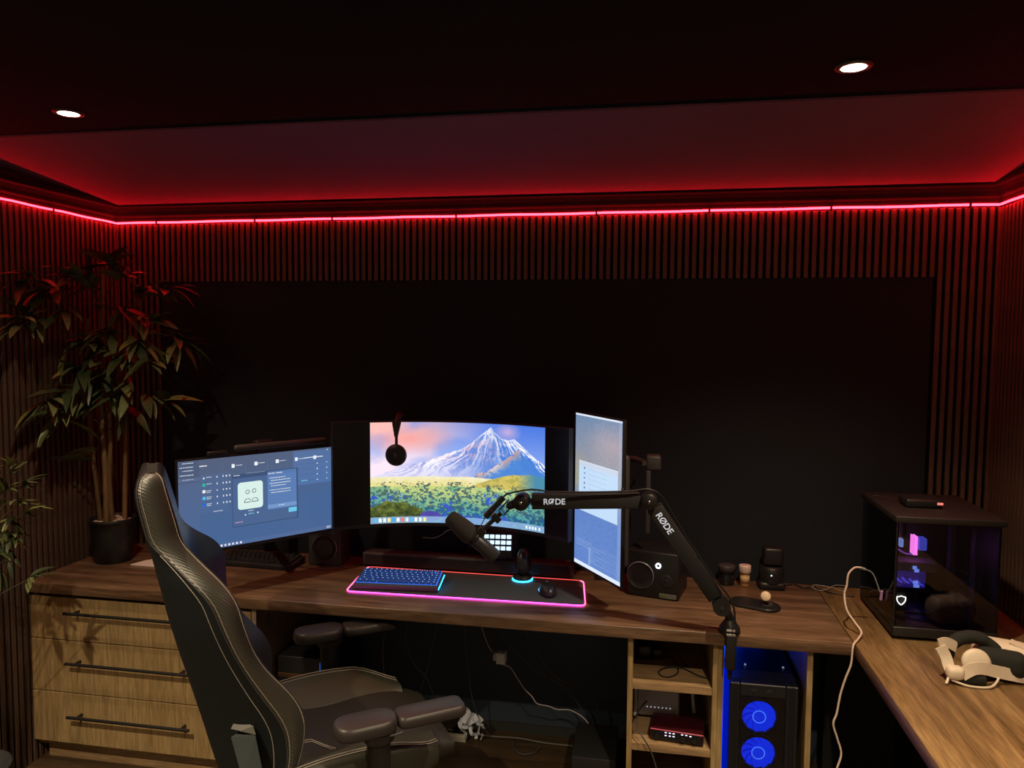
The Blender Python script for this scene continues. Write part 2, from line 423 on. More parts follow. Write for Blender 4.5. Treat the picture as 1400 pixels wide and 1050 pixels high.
# ================================================================== screens
def canvas(w, h, c=(0, 0, 0)): a = np.zeros((h, w, 3)); a[:] = c; return a
def R_(a, u0, v0, u1, v1, c, al=1.0):
    H, Wd = a.shape[:2]; x0, x1 = int(round(u0 * Wd)), max(int(round(u0 * Wd)) + 1, int(round(u1 * Wd))); y0, y1 = int(round(v0 * H)), max(int(round(v0 * H)) + 1, int(round(v1 * H)))
    a[max(0, y0):y1, max(0, x0):x1] = a[max(0, y0):y1, max(0, x0):x1] * (1 - al) + np.array(c) * al
def disc(a, u, v, r, c, ring=0, half=0):
    H, Wd = a.shape[:2]; yy, xx = np.mgrid[0:H, 0:Wd]; d = np.hypot(xx - u * Wd, yy - v * H)
    k = (d < r) & (d > r - ring if ring else d >= 0)
    if half: k &= (yy < v * H + half)
    a[k] = c
def noise2(w, h, fx, fy, seed, octv=5, rough=.5):
    g = np.random.RandomState(seed); out = np.zeros((h, w)); amp = 1; tot = 0
    for o in range(octv):
        nx, ny = int(fx * 2 ** o) + 2, int(fy * 2 ** o) + 2; gr = g.rand(ny, nx)
        X = np.linspace(0, nx - 1.001, w); Y = np.linspace(0, ny - 1.001, h); xi, yi = X.astype(int), Y.astype(int)
        fx_, fy_ = X - xi, Y - yi; fx_ = fx_ * fx_ * (3 - 2 * fx_); fy_ = (fy_ * fy_ * (3 - 2 * fy_))[:, None]
        a = gr[yi][:, xi] * (1 - fx_) + gr[yi][:, xi + 1] * fx_; b = gr[yi + 1][:, xi] * (1 - fx_) + gr[yi + 1][:, xi + 1] * fx_
        out += amp * (a * (1 - fy_) + b * fy_); tot += amp; amp *= rough
    return out / tot
def lerpc(a, b, t): t = np.clip(t, 0, 1)[..., None]; return np.array(a) * (1 - t) + np.array(b) * t

def wallpaper():
    w, h = 448, 252
    V, U = np.mgrid[0:h, 0:w]; U = U / w; V = V / h
    n1 = noise2(w, h, 3, 3, 4, 6); n2 = noise2(w, h, 8, 6, 9, 5); n3 = noise2(w, h, 40, 30, 2, 3, .7)
    sky = lerpc((150, 165, 235), (75, 120, 225), U * 1.3 - .1)
    sky = sky * (1 - np.clip(V / .5, 0, 1)[..., None] * .5) + np.array((235, 240, 255)) * np.clip(V / .5, 0, 1)[..., None] * .5
    cl = np.clip((n1 - .38) * 4.5, 0, 1) * np.clip(1.15 - U * 1.7, 0, 1)
    sky = sky * (1 - cl[..., None]) + lerpc((250, 190, 180), (255, 230, 245), V * 2.2 + n2 * .5 - .2) * cl[..., None]
    pk = np.clip(.75 - np.hypot((U - .2) * 2.6, (V - .16) * 4.5), 0, 1) * 1.2
    sky = sky * (1 - pk[..., None]) + np.array((250, 160, 150)) * pk[..., None]
    pk = np.clip(.7 - np.hypot((U - .77) * 8, (V - .07) * 7), 0, 1); sky = sky * (1 - pk[..., None]) + np.array((245, 190, 215)) * pk[..., None]
    a = sky
    # the mountain
    xs = [0, .05, .13, .22, .31, .38, .43, .5, .56, .61, .64, .672, .69, .73, .77, .81, .86, .92, 1.0]
    ys = [.53, .51, .47, .42, .385, .335, .30, .265, .19, .12, .075, .03, .08, .13, .15, .135, .2, .28, .36]
    top = np.interp(U, xs, ys) + (n3 - .5) * .018
    k = V > top
    sl = (U - .672) / (np.abs(V - .03) + .06)
    ridge = noise2(w, h, 26, 5, 31, 4, .6); ang = np.arctan2(V - .0, U - .672)
    nr = noise2(420, 80, 130, 5, 77, 3, .7); st = nr[np.clip((np.hypot(U - .672, V - .03) * 90 + n2 * 14).astype(int), 0, 79), np.clip(((ang / PI) * 419 + (n2 - .5) * 30).astype(int), 0, 419)]
    snow = np.clip(1.15 - (V - top) * 3.0, 0, 1) * np.clip((st - .42) * 6 + (n3 - .5) * 1.5, 0, 1)
    snow = np.maximum(snow, np.clip(1 - (V - top) * 40, 0, 1) * (U > .3) * .8)
    mt = lerpc((165, 165, 225), (70, 125, 215), (U - .25) * 2) ; mt = mt * (1 - snow[..., None]) + np.array((250, 246, 255)) * snow[..., None]
    pkn = np.clip(1 - np.hypot((U - .55) * 3.5, (V - .27) * 5.5), 0, 1) * (n3 > .5); mt = mt * (1 - .5 * pkn[..., None]) + np.array((225, 170, 190)) * .5 * pkn[..., None]
    fade = np.clip((V - .38) / .15, 0, 1) * np.clip(1.1 - U, 0, 1); mt = mt * (1 - fade[..., None] * .75) + np.array((225, 222, 248)) * fade[..., None] * .75
    a = np.where(k[..., None], mt, a)
    # second, browner ridge
    top2 = np.interp(U, [0, .58, .66, .72, .78, .836, .88, .94, 1], [1, .50, .455, .38, .31, .225, .31, .38, .45]) + (n3 - .5) * .02
    k2 = (V > top2) & (U > .58); r2c = lerpc((60, 115, 205), (90, 150, 220), n2)
    e = np.clip(1 - (V - top2) * 9, 0, 1) * (U < .85) * (n3 > .38); r2c = r2c * (1 - e[..., None]) + lerpc((190, 140, 130), (250, 225, 210), n2 * 1.5 - .3) * e[..., None]
    a = np.where(k2[..., None], r2c, a)
    # plain
    kp = V > .535 + (n2 - .5) * .02; pl = lerpc((245, 236, 205), (225, 215, 120), (V - .52) * 7 + (n3 - .5) * .7)
    a = np.where(kp[..., None], pl, a)
    hl = np.interp(U, [0, .56, .66, .74, .8, .86, .9, .97, 1], [1, .62, .55, .505, .48, .475, .46, .47, .47]); kh = (V > hl) & (V < .68)
    hc = lerpc((215, 195, 100), (150, 150, 80), (n3 - .3) * 1.6); hb = np.clip((U - .83) * 9, 0, 1); hc = hc * (1 - hb[..., None]) + np.array((75, 140, 170)) * hb[..., None]
    a = np.where(kh[..., None], hc, a)
    # fields, trees
    fv = np.clip((V - .6) / .32, 0, 1); fields = lerpc((205, 215, 130), (70, 150, 140), fv * 1.1 + (n3 - .5) * .9 + (n2 - .5) * .6)
    fields = np.where((n1 > .52)[..., None], lerpc((130, 180, 130), (85, 160, 165), fv), fields)
    kf = V > .63; a = np.where(kf[..., None], fields, a)
    tr = (noise2(w, h, 60, 48, 51, 3, .75) + (V - .6) * .50 > .60) & (V > .585); tc_ = lerpc((85, 105, 95), (35, 95, 140), (V - .6) * 3 + (n3 - .5) * 1.6)
    a = np.where(tr[..., None], tc_, a)
    bl = (n3 > .60) & (n2 > .48) & (V > .68) & (U < .8); a = np.where(bl[..., None], lerpc((80, 110, 210), (50, 80, 190), n3), a)
    bt = np.hypot((U - .13) / .17, (V - .95) / .16) < 1 + (n3 - .5) * .5; a = np.where(bt[..., None], lerpc((45, 60, 30), (130, 140, 60), n3 * 1.4 - .3), a)
    br = np.hypot((U - .33) / .06, (V - .93) / .05) < 1; a = np.where(br[..., None], lerpc((60, 60, 150), (95, 80, 170), n3), a)
    # task bar
    R_(a, 0, .938, 1, 1, (150, 185, 225), .8)
    g = np.random.RandomState(5)
    for i in range(12):
        u = .02 + i * .0245; c = [(90, 190, 250), (245, 250, 255), (230, 245, 255), (255, 235, 150), (60, 170, 240), (245, 250, 255), (255, 120, 120), (220, 240, 250)][i % 8]
        R_(a, u, .948, u + .016, .988, c)
    for u in (.885, .905, .922, .94, .965): R_(a, u, .955, u + .011, .985, (240, 248, 255))
    return np.clip(a * 1.02, 0, 255)

def text_line(a, u0, u1, v, c, seed=0, hh=1):
    g = random.Random(seed); H, Wd = a.shape[:2]; x = u0 * Wd; y = int(v * H)
    while x < u1 * Wd:
        L = g.choice((1, 2, 3, 4, 5)); x1 = min(x + L, u1 * Wd); a[y:y + hh, int(x):max(int(x) + 1, int(x1))] = c; x = x1 + 1

def mixer_screen():
    w, h = 480, 270; a = canvas(w, h)
    V, U = np.mgrid[0:h, 0:w]; U = U / w; V = V / h
    a[:] = lerpc((88, 98, 124), (72, 104, 152), V * 1.3 + U * .25)
    R_(a, 0, 0, .125, 1, (86, 108, 150), .5); R_(a, .0, .0, .125, .24, (70, 80, 104), .45)
    R_(a, .125, .17, .3, .6, (84, 112, 160), .35)
    R_(a, .72, .02, 1, .42, (92, 132, 196), .5)
    wht = (225, 235, 245)
    for i, v in enumerate((.025, .07, .105, .155, .20)): text_line(a, .012 + (.015 if i in (0, 2, 4) else 0), .09, v, wht, i, 2)
    R_(a, 0, .19, .125, .225, (110, 130, 170), .4)
    text_line(a, .125, .17, .07, (255, 255, 255), 9, 3)
    for u in (.33, .475, .615, .745, .875):
        R_(a, u - .012, .085, u + .008, .125, (245, 250, 255)); text_line(a, u + .015, u + .055, .10, wht, int(u * 99), 2)
        R_(a, u - .07, .06, u - .068, .2, (110, 130, 170), .5)
    cs = [(210, 215, 225), (40, 190, 150), (245, 240, 235), (90, 190, 250), (30, 110, 230)]
    for i in range(5):
        v = .205 + i * .073; disc(a, .148, v, 5 if i else 3, cs[i]); text_line(a, .165, .195, v - .006, wht, 30 + i, 2)
        if i > 1: text_line(a, .165, .19, v + .012, wht, 50 + i, 2)
        for u in (.225, .262, .282, .302): R_(a, u, v - .008, u + .007, v + .01, wht)
    text_line(a, .205, .26, .585, wht, 77, 2)
    text_line(a, .79, .93, .1, wht, 80, 2); R_(a, .8, .098, .93, .102, wht)
    for i, v in enumerate((.17, .235, .3, .365)):
        R_(a, .885, v, .893, v + .015, wht); R_(a, .955, v, .962, v + .012, wht)
        R_(a, .73, v, .97, v + .003, (70, 95, 150), .6)
    text_line(a, .775, .82, .37, (140, 235, 245), 91, 2); R_(a, .96, .02, .967, .035, wht)
    # dialog
    R_(a, .318, .205, .752, .80, (62, 84, 122)); R_(a, .322, .25, .742, .79, (76, 104, 148)); R_(a, .545, .215, .742, .655, (98, 136, 196), .75)
    text_line(a, .33, .37, .215, wht, 95, 2); R_(a, .41, .205, .53, .208, wht, .6)
    rr = .355, .305, .515, .61
    R_(a, *rr, (222, 246, 240))
    for (u, v) in ((rr[0], rr[1]), (rr[2], rr[1]), (rr[0], rr[3]), (rr[2], rr[3])):
        sx = 1 if u == rr[0] else -1; sy = 1 if v == rr[1] else -1; R = 7
        for i in range(R):
            for j in range(R):
                if math.hypot(R - i, R - j) > R:
                    X = int(round(u * w)) + (i if sx > 0 else -i - 1); Y = int(round(v * h)) + (j if sy > 0 else -j - 1); a[Y, X] = (76, 104, 148)
    ink = (40, 70, 75)
    disc(a, .415, .415, 6.5, ink, 1.8); disc(a, .457, .41, 6.5, ink, 1.8)
    for cx in (.415, .462):
        disc(a, cx, .53, 11, ink, 1.8, 0.5); R_(a, cx - .022, .53, cx + .022, .537, ink)
    R_(a, .436, .48, .441, .54, (222, 246, 240))
    text_line(a, .42, .455, .63, wht, 96, 2); text_line(a, .42, .455, .665, (150, 235, 245), 97, 2); R_(a, .395, .665, .405, .68, wht); R_(a, .475, .66, .485, .675, wht)
    text_line(a, .55, .595, .235, wht, 98, 3); text_line(a, .605, .645, .235, wht, 99, 3)
    for i, v in enumerate((.29, .32, .355, .385, .43, .46)): text_line(a, .56 + (.01 if i % 2 else 0), .70 - (.03 if i % 3 == 0 else 0), v, (240, 245, 240), 100 + i, 2)
    R_(a, .545, .60, .742, .645, (130, 165, 215), .7); text_line(a, .62, .66, .617, wht, 120, 2)
    R_(a, .685, .665, .742, .72, (110, 205, 240)); text_line(a, .335, .385, .745, (235, 170, 190), 121, 2)
    # task bar
    R_(a, 0, .955, 1, 1, (90, 112, 158), .6)
    for i in range(9): R_(a, .17 + i * .024, .965, .17 + i * .024 + .012, .99, (235, 240, 250))
    text_line(a, .955, .985, .965, wht, 5, 2); text_line(a, .955, .985, .98, wht, 6, 2)
    return np.clip(a, 0, 255)

def portrait_screen():
    w, h = 180, 320; a = canvas(w, h); V, U = np.mgrid[0:h, 0:w]; U = U / w; V = V / h
    a[:] = lerpc((115, 140, 175), (155, 155, 165), np.clip(V * 3, 0, 1)); b = lerpc((95, 130, 195), (100, 135, 205), V)
    pk = np.clip(1 - np.hypot((U - .8) * 1.6, (V - .16) * 6), 0, 1); a = a * (1 - .5 * pk[..., None]) + np.array((215, 175, 165)) * .5 * pk[..., None]
    pk = np.clip(1 - np.hypot((U - .0) * 2, (V - .42) * 5), 0, 1); a = a * (1 - .6 * pk[..., None]) + np.array((165, 165, 120)) * .6 * pk[..., None]
    t = np.clip((V - .45) * 5, 0, 1)[..., None]; a = a * (1 - t) + b * t
    g = noise2(w, h, 60, 100, 3, 2); a *= (.95 + .1 * g[..., None])
    R_(a, 0, 0, 1, .014, (225, 235, 245)); R_(a, .93, 0, 1, 1, (175, 190, 215), .35)
    R_(a, .09, .305, .92, .635, (196, 222, 250)); R_(a, .09, .305, .92, .34, (205, 215, 235)); R_(a, .09, .305, .92, .309, (240, 245, 250))
    for i in range(5): R_(a, .2, .345 + i * .032, .235, .356 + i * .032, (110, 135, 165)); text_line(a, .3, .7, .35 + i * .032, (165, 188, 218), i, 1)
    for i in range(8):
        v = .83 + i * .0165; text_line(a, .05 + (.3 if i > 2 else 0), .4 + .55 * ((i * 37) % 10) / 10 * .8, v, (165, 190, 230), 20 + i, 1)
        text_line(a, .6, .95, v, (140, 170, 215), 40 + i, 1)
    R_(a, .33, .855, .37, .97, (150, 180, 225), .7); R_(a, 0, .975, 1, 1, (225, 238, 255))
    return np.clip(a, 0, 255)

M_scr = screenmat('lit_screen', 1.0)
M_scrL = screenmat('lit_screen_left', .95)
# ---- left monitor
A, B = Vector((.787, -.73, 1.106)), Vector((1.172, -.262, 1.122))
ex = (B - A); ex.z = 0; ex.normalize(); ez = Vector((0, 0, 1)); nrm = ex.cross(ez)      # towards the viewer
Wm, Hm = .602, .338
mid = (A + B) / 2
def flat_monitor(label, mid, ex, w, h, bez, chin, raster, m, upv=Vector((0, 0, 1)), deep=.03):
    n = ex.cross(upv); mm = frame(mid, ex, upv)            # local x right, y up, z toward viewer
    t = thing('monitor', label, 'monitor', (mid.x, mid.y, mid.z - h / 2))
    MB().rbox(-w / 2 - bez, w / 2 + bez, -h / 2 - chin, h / 2 + bez, -.014, -.002, .003, 2, mm).rbox(-w * .32, w * .32, -h * .34, h * .30, -deep - .012, -.014, .012, 2, mm).build('housing', M_blk, t, True)
    b = MB()
    for q in ((-w / 2 - bez, -w / 2, -h / 2 - chin, h / 2 + bez), (w / 2, w / 2 + bez, -h / 2 - chin, h / 2 + bez), (-w / 2, w / 2, h / 2, h / 2 + bez), (-w / 2, w / 2, -h / 2 - chin, -h / 2)):
        b.box(q[0], q[1], q[2], q[3], -.002, .0015, mm)
    b.build('bezel', M_blkm, t, True)
    picture('screen', raster, lambda u, v: mm @ Vector(((u - .5) * w, (.5 - v) * h, 0)), m, t)
    return t, mm
t, mm = flat_monitor('left monitor showing a blue mixer window with two person outlines', mid, ex, Wm, Hm, .006, .013, mixer_screen(), M_scrL)
MB().box(-.022, .022, -Hm / 2 - .0095, -Hm / 2 - .006, .0015, .002, mm).build('logo_plate', M_metal, t, True)
# arm behind it, clamped to the worktop's rear
pole = Vector((.86, -.06, 0)); hub = mid - nrm * .05
am = thing('monitor_mount', 'black monitor arm behind the left monitor', 'monitor arm', (.86, -.06, DZ))
MB().rbox(.81, .91, -.11, -.03, DZ + .0005, DZ + .012, .003).build('clamp', M_blk, am, True)
MB().cyl((.86, -.06, DZ + .012), (.86, -.06, DZ + .40), .017).build('pole', M_blk, am, True)
e1 = Vector((.74, -.22, 1.10)); hz = mid.z
MB().tube([(.86, -.06, 1.1), e1], .016, 8).cyl((.86, -.06, 1.08), (.86, -.06, 1.13), .024).cyl(e1 - Vector((0, 0, .025)), e1 + Vector((0, 0, .025)), .022).tube([e1, (hub.x, hub.y, 1.1)], .015, 8).build('arm', M_blk, am, True)
hm = frame(hub, ex, ez); MB().box(-.05, .05, -.05, .05, -.005, .0075, hm).build('mount_plate', M_blk, am, True)
# light bar on the top edge
top = mid + ez * (Hm / 2 + .006)
lb = thing('light_bar', 'slim dark light bar resting on top of the left monitor', 'light bar', tuple(top))
lm = frame(top + ez * .012, ex, ez)
MB().rbox(-.10, .275, .0, .024, -.012, .014, .010, 3, lm).build('bar', M_gry, lb, True)
MB().rbox(-.01, .06, -.012, .030, -.052, -.0145, .004, 2, lm).rbox(-.01, .06, -.012, .0, -.016, .0, .001, 1, lm).build('clip', M_blk, lb, True)
o = MB().rbox(-.20, -.125, .0, .02, -.01, .012, .005, 2, frame(top + ez * .0008, ex, ez)).build('webcam', M_blk)
tag(o, 'small black webcam box on the top left of the left monitor', 'webcam')
# ---- centre ultrawide, curved
CX, CYv, RC = 1.697, -.20, .80
Z0, Z1 = .975, 1.389
def arc(s, r=RC): th = s / RC; return Vector((CX + r * math.sin(th), CYv - RC + r * math.cos(th), 0))
def arc_pt(s, z, off=0):
    p = arc(s, RC + off); return Vector((p.x, p.y, z))
cm = thing('monitor', 'large curved ultrawide monitor showing a snowy mountain landscape', 'monitor', (CX, CYv, Z0))
S0, S1 = -.512, .478
n = 40
def curved(s0, s1, z0, z1, o0, o1):
    rings = []
    for i in range(n + 1):
        s = s0 + (s1 - s0) * i / n
        rings.append([arc_pt(s, z0, o0), arc_pt(s, z1, o0), arc_pt(s, z1, o1), arc_pt(s, z0, o1)])
    return MB().loft(rings, smooth=False)
curved(S0 - .006, S1 + .006, Z0 - .014, Z1 + .006, .003, .022).build('housing', M_blkm, cm, True)
bz = MB()
for (a_, b_, c_, d_) in ((S0 - .006, S1 + .006, Z1, Z1 + .006), (S0 - .006, S1 + .006, Z0 - .014, Z0), (S0 - .006, S0, Z0, Z1), (S1, S1 + .006, Z0, Z1)):
    q = curved(a_, b_, c_, d_, -.002, .003); bz.add(q.v, q.f)
bz.build('bezel', M_blk, cm, True)
M_offscr = mat('unlit_screen', (.006, .007, .010), .25)
PW = .368
for (a_, b_) in ((S0, -PW), (PW, S1)): curved(a_, b_, Z0, Z1, -.0005, .003).build('unlit_screen_edge', M_offscr, cm, True)
picture('screen', wallpaper(), lambda u, v: arc_pt((u - .5) * 2 * PW, Z1 - v * (Z1 - Z0), -.0006), M_scr, cm)
MB().rbox(CX - .12, CX + .12, -.185, -.15, 1.06, 1.30, .02).tube([(CX, -.16, 1.15), (CX, -.045, 1.12), (CX, -.032, DZ + .01)], .018, 10).build('stand', M_blk, cm, True)
MB().rbox(CX - .13, CX + .13, -.056, -.010, DZ + .0004, DZ + .012, .003).build('foot', M_blk, cm, True)
# ---- portrait monitor
A, B = Vector((2.166, -.262, 0)), Vector((2.357, -.535, 0)); ex = (B - A).normalized()
mid = (A + B) / 2; mid.z = 1.158
t, mmv = flat_monitor('tall portrait monitor turned on its side right of the curved one', mid, ex, .325, .582, .006, .007, portrait_screen(), M_scr)
MB().rbox(-.135, .150, -.235, .170, -.048, -.0145, .016, 2, mmv).build('rear_cover', M_gry, t, True)
nv = ex.cross(ez)
am = thing('monitor_mount', 'black monitor arm with tilt head behind the portrait monitor', 'monitor arm', (2.29, -.07, DZ))
hub = mid - nv * .060
MB().rbox(2.24, 2.34, -.12, -.03, DZ + .0005, DZ + .012, .003).build('clamp', M_blk, am, True)
MB().cyl((2.29, -.07, DZ + .012), (2.29, -.07, 1.30), .017).build('pole', M_blk, am, True)
hm = frame(hub, ex, ez)
MB().box(-.05, .05, -.05, .05, -.012, .0075, hm).build('mount_plate', M_blk, am, True)
MB().tube([hub - nv * .008, (2.38, -.17, 1.17), (2.29, -.07, 1.17)], .018, 8).cyl((2.29, -.07, 1.15), (2.29, -.07, 1.19), .026).build('arm', M_blk, am, True)
bk = MB().rbox(2.436, 2.492, -.30, -.24, 1.240, 1.296, .008).cyl((2.43, -.302, 1.268), (2.43, -.31, 1.268), .009)
bk.tube([(2.46, -.26, 1.25), (2.40, -.1, 1.25), (2.29, -.07, 1.25)], .012, 8)
bk.rbox(2.437, 2.455, -.30, -.28, 1.0, 1.24, .004).build('tilt_head', M_gry, am, True)

# ================================================================== things on the worktop
T = DZ + .0005
# sound bar
t = thing('soundbar', 'long dark soundbar under the curved monitor along the wall', 'soundbar', (1.70, -.13, T))
MB().rbox(1.245, 2.155, -.135, -.065 - .0, T + .004, T + .062, .010, 3).build('body', M_gry, t, True)
MB().box(1.26, 2.14, -.1365, -.135, T + .012, T + .052).build('grille', mat('speaker_cloth', (.022, .018, .018), .9), t, True)
for x in (1.32, 2.08): MB().box(x - .03, x + .03, -.12, -.085, T, T + .005).build('foot', M_blk, t, True)

# speakers
M_cone = mat('speaker_cone', (.014, .014, .015), .55); M_rim = mat('speaker_rim', (.30, .31, .34), .35, .3)
def ring_driver(t, c, r, ax=(0, -1, 0)):
    d = MB().lathe([(r, .0), (r, .005), (r * .94, .006), (r * .92, .002), (r * .86, .003), (r * .78, .001), (r * .74, .002), (r * .32, -.014), (r * .30, -.010), (r * .15, -.005), (0, -.004)], c, 32, ax).build('woofer', M_cone, t)
    MB().lathe([(r * 1.0, .005), (r * 1.04, .004), (r * 1.04, .0), (r * .985, .0), (r * .985, .0055)], c, 36, ax).build('rim', M_rim, d)
t = thing('speaker', 'small black desk speaker with one cone beside the left monitor', 'speaker', (1.088, -.165, T), rad(4))
MB().rbox(-.072, .072, 0, .145, 0, .205, .006).build('cabinet', M_gry, t)
ring_driver(t, (0, -.0005, .078), .054)
MB().lathe([(.022, .002), (.02, .004), (.012, .001), (0, .004)], (0, -.0005, .168), 20, (0, -1, 0)).build('tweeter', M_cone, t)
t = thing('speaker', 'black studio speaker with a white ring light behind the portrait monitor', 'speaker', (2.470, -.292, T), rad(-13))
MB().rbox(-.10, .098, 0, .185, 0, .178, .006).build('cabinet', M_blk, t)
ring_driver(t, (-.048, -.0005, .084), .050)
MB().lathe([(.024, .001), (.022, .003), (.015, .0), (.006, .004), (0, .005)], (.052, -.0005, .072), 20, (0, -1, 0)).build('tweeter', M_cone, t)
MB().lathe([(.0105, .0), (.0105, .003), (.0062, .003), (.0062, .0)], (.020, -.0005, .128), 20, (0, -1, 0)).build('power_ring', emis('white_ring', (.75, .85, 1), 5), t)
MB().lathe([(.005, .0), (.005, .002), (0, .002)], (.020, -.0005, .128), 16, (0, -1, 0)).build('power_button', M_blk, t)
st = MB().rbox(.025, .09, -.002, 0, .006, .024, .001, 1).build('badge', mat('badge_silver', (.16, .16, .15), .5), t)
MB().rbox(.03, .05, -.0026, -.002, .009, .021, .0005, 1).build('badge_print', mat('badge_green', (.12, .17, .05), .5), st)

# small key pad with lit keys, on a stand
t = thing('key_pad', 'small macro key pad with white lit keys standing on the soundbar behind the microphone', 'key pad', (1.83, -.10, DZ + .063))
km = frame((1.835, -.135, DZ + .137), (1, .1, 0), (0, .42, 1))
MB().rbox(-.065, .07, -.06, .05, -.016, 0, .006, 2, km).build('body', M_blk, t, True)
MB().rbox(1.79, 1.875, -.130, -.075, DZ + .0635, DZ + .095, .004, 1).build('stand', M_blk, t, True)
M_key = emis('lit_key', (.62, .80, 1), 1.3)
for r_ in range(3):
    for c in range(5):
        MB().rbox(-.053 + c * .0235, -.034 + c * .0235, .012 - r_ * .0235 + .003, .031 - r_ * .0235, .0, .002, .002, 1, km).build('key', M_key, t, True)

# ---- desk mat with lit edge
BL, BR, TR, TL = Vector((1.305, -.452, T)), Vector((2.226, -.43, T)), Vector((2.196, -.152, T)), Vector((1.278, -.150, T))
def mat_outline(inset, k=6):
    cs = [BL, BR, TR, TL]; c = sum(cs, Vector()) / 4; out = []
    for i in range(4):
        p = cs[i]; a = (cs[i - 1] - p).normalized(); b = (cs[(i + 1) % 4] - p).normalized(); p = p + (a + b) * inset; R = .028
        for j in range(k + 1):
            t_ = j / k; q0, q1 = p + a * R, p + b * R
            out.append(q0 * (1 - t_) ** 2 + p * 2 * t_ * (1 - t_) + q1 * t_ ** 2)
    return out
ol = mat_outline(.003)
t = thing('desk_mat', 'long black desk mat with a glowing pink edge under keyboard and mouse', 'desk mat', tuple((BL + TR) / 2))
M_mat = mat('mat_cloth', (.060, .065, .067), .75, bump=.3, bscale=1200)
MB().loft([[p for p in ol], [p + Vector((0, 0, .0035)) for p in ol]], smooth=False).build('cloth', M_mat, t, True)
out = [p + Vector((0, 0, .003)) for p in mat_outline(-.001)]
N = len(out); k = 7
lit = {'front': emis('magenta_edge', (1, .05, .62), 5.5), 'side': emis('pink_edge', (1, .10, .26), 4.0), 'rear': emis('red_edge', (1, .09, .08), 1.1)}
def seg(i0, i1, m):
    MB().tube([out[i % N] for i in range(i0, i1 + 1)], .0026, 6).build('lit_edge', m, t, True)
seg(3, k + 3, lit['front']); seg(k + 3, 2 * k + 4, lit['side']); seg(2 * k + 4, 3 * k + 3, lit['rear']); seg(3 * k + 3, N + 3, lit['side'])

# ---- keyboards
def keyboard(label, loc, rz, tilt, w, d, rows, capm, glow, legend, body=M_blk):
    t = thing('keyboard', label, 'keyboard', loc, rz)
    tm = Matrix.Rotation(tilt, 4, 'X')
    MB().rbox(-w / 2, w / 2, 0, d, .0, .021, .003, 2, tm).box(-w / 2 + .02, -w / 2 + .05, d - .02, d - .01, -(d - .02) * math.sin(tilt) + .002, .0, tm).box(w / 2 - .05, w / 2 - .02, d - .02, d - .01, -(d - .02) * math.sin(tilt) + .002, .0, tm).build('case', body, t)
    if glow: MB().box(-w / 2 + .008, w / 2 - .008, .016, d - .008, .021, .0222, tm).build('light_plate', glow, t)
    meshes = {}
    u = (w - .02) / 15.25; y = d - .010; lg = MB()
    for r_ in rows:
        y -= (d - .026) / len(rows); x = -w / 2 + .01
        for kw in r_:
            if kw > 0:
                if kw not in meshes:
                    ww = kw * u * .5 - .0012; hh = (d - .026) / len(rows) * .5 - .0013
                    ob = MB()
                    b0 = [(-ww, -hh), (ww, -hh), (ww, hh), (-ww, hh)]
                    ob.loft([[Vector((p[0], p[1], 0)) for p in b0], [Vector((p[0] * .86, p[1] * .80, .0085)) for p in b0]], smooth=False)
                    o_ = ob.build('keycap', capm); meshes[kw] = o_.data; bpy.data.objects.remove(o_)
                cx = x + kw * u / 2; cy = y + (d - .026) / len(rows) / 2
                inst('keycap', meshes[kw], t, tm @ Matrix.Translation((cx, cy, .0225)))
                if legend and kw < 5: lg.box(cx - .0018, cx + .0018, cy - .0005, cy + .0022, .0311, .0314, tm)
            x += abs(kw) * u
    if legend: tag(lg.build('key_legends', legend, t), kind='stuff')
    return t
rows = [[1] * 13 + [1, -.25, 1], [1] * 13 + [1.5 - .25, 1], [1.5] + [1] * 12 + [-.0 + .75, 1], [1.75] + [1] * 11 + [1.5, 1], [2.25] + [1] * 10 + [1, 1, 1], [1.25, 1.25, 1.25, 6.25, 1, 1, 1.25, 1, 1]]
M_cap = mat('blue_lit_keycap', (.03, .06, .16), .5, em=(.02, .10, .5), es=.22)  # backlight shine put into the caps' colour and a faint glow
M_glow = emis('blue_backlight', (.03, .16, .85), 1.3); M_leg = emis('key_legend', (.65, .82, 1), 1.0)
KB = keyboard('compact black keyboard with blue backlit keys on the desk mat', (1.492, -.418, T + .0045), rad(4.5), rad(7), .335, .142, rows, M_cap, M_glow, M_leg, mat('keyboard_case', (.07, .065, .062), .5))
MB().tube([(.168, .004, .010), (.168, .13, .026)], .0025, 6).build('side_light', emis('cyan_side', (.02, .45, 1), 6), KB)
keyboard('spare black keyboard lying unlit under the left monitor', (.80, -.255, T), rad(-3), rad(3.5), .36, .13, rows, M_blkm, None, None, M_blkm)

# ---- mouse on charging dock, mouse
def mouse(t, c, sz, rot, m):
    vs = MB(); mt = Matrix.Rotation(rot, 4, 'Z')
    b = MB().ell((0, 0, 0), (1, 1, 1), .8, 22, 14)
    for v in b.v:
        x, y, z = v; z = max(z, -.02)
        wd = .88 + .14 * math.cos(y * 2.2) ; zz = z * (1 - .30 * max(0, y)) * (1.0 if z > 0 else .4)
        vs.v.append(tuple(Vector(c) + mt @ Vector((x * sz[0] * wd, y * sz[1], zz * sz[2]))))
    vs.f = b.f; vs.sm = b.sm; vs.build('shell', m, t, True)
    MB().box(-.0006, .0006, .005, sz[1] * .8, sz[2] * .2, sz[2] * .83, Matrix.Translation(c) @ mt).build('button_seam', M_felt, t, True)
    MB().cyl(Vector(c) + mt @ Vector((-.004, sz[1] * .52, sz[2] * .74)), Vector(c) + mt @ Vector((.004, sz[1] * .52, sz[2] * .74)), .0075, n=14).build('scroll_wheel', M_gry, t, True)
M_mouse = mat('mouse_shell', (.02, .02, .021), .32)
t = thing('mouse', 'black wireless mouse lying on the right of the desk mat', 'mouse', (2.075, -.325, T + .004))
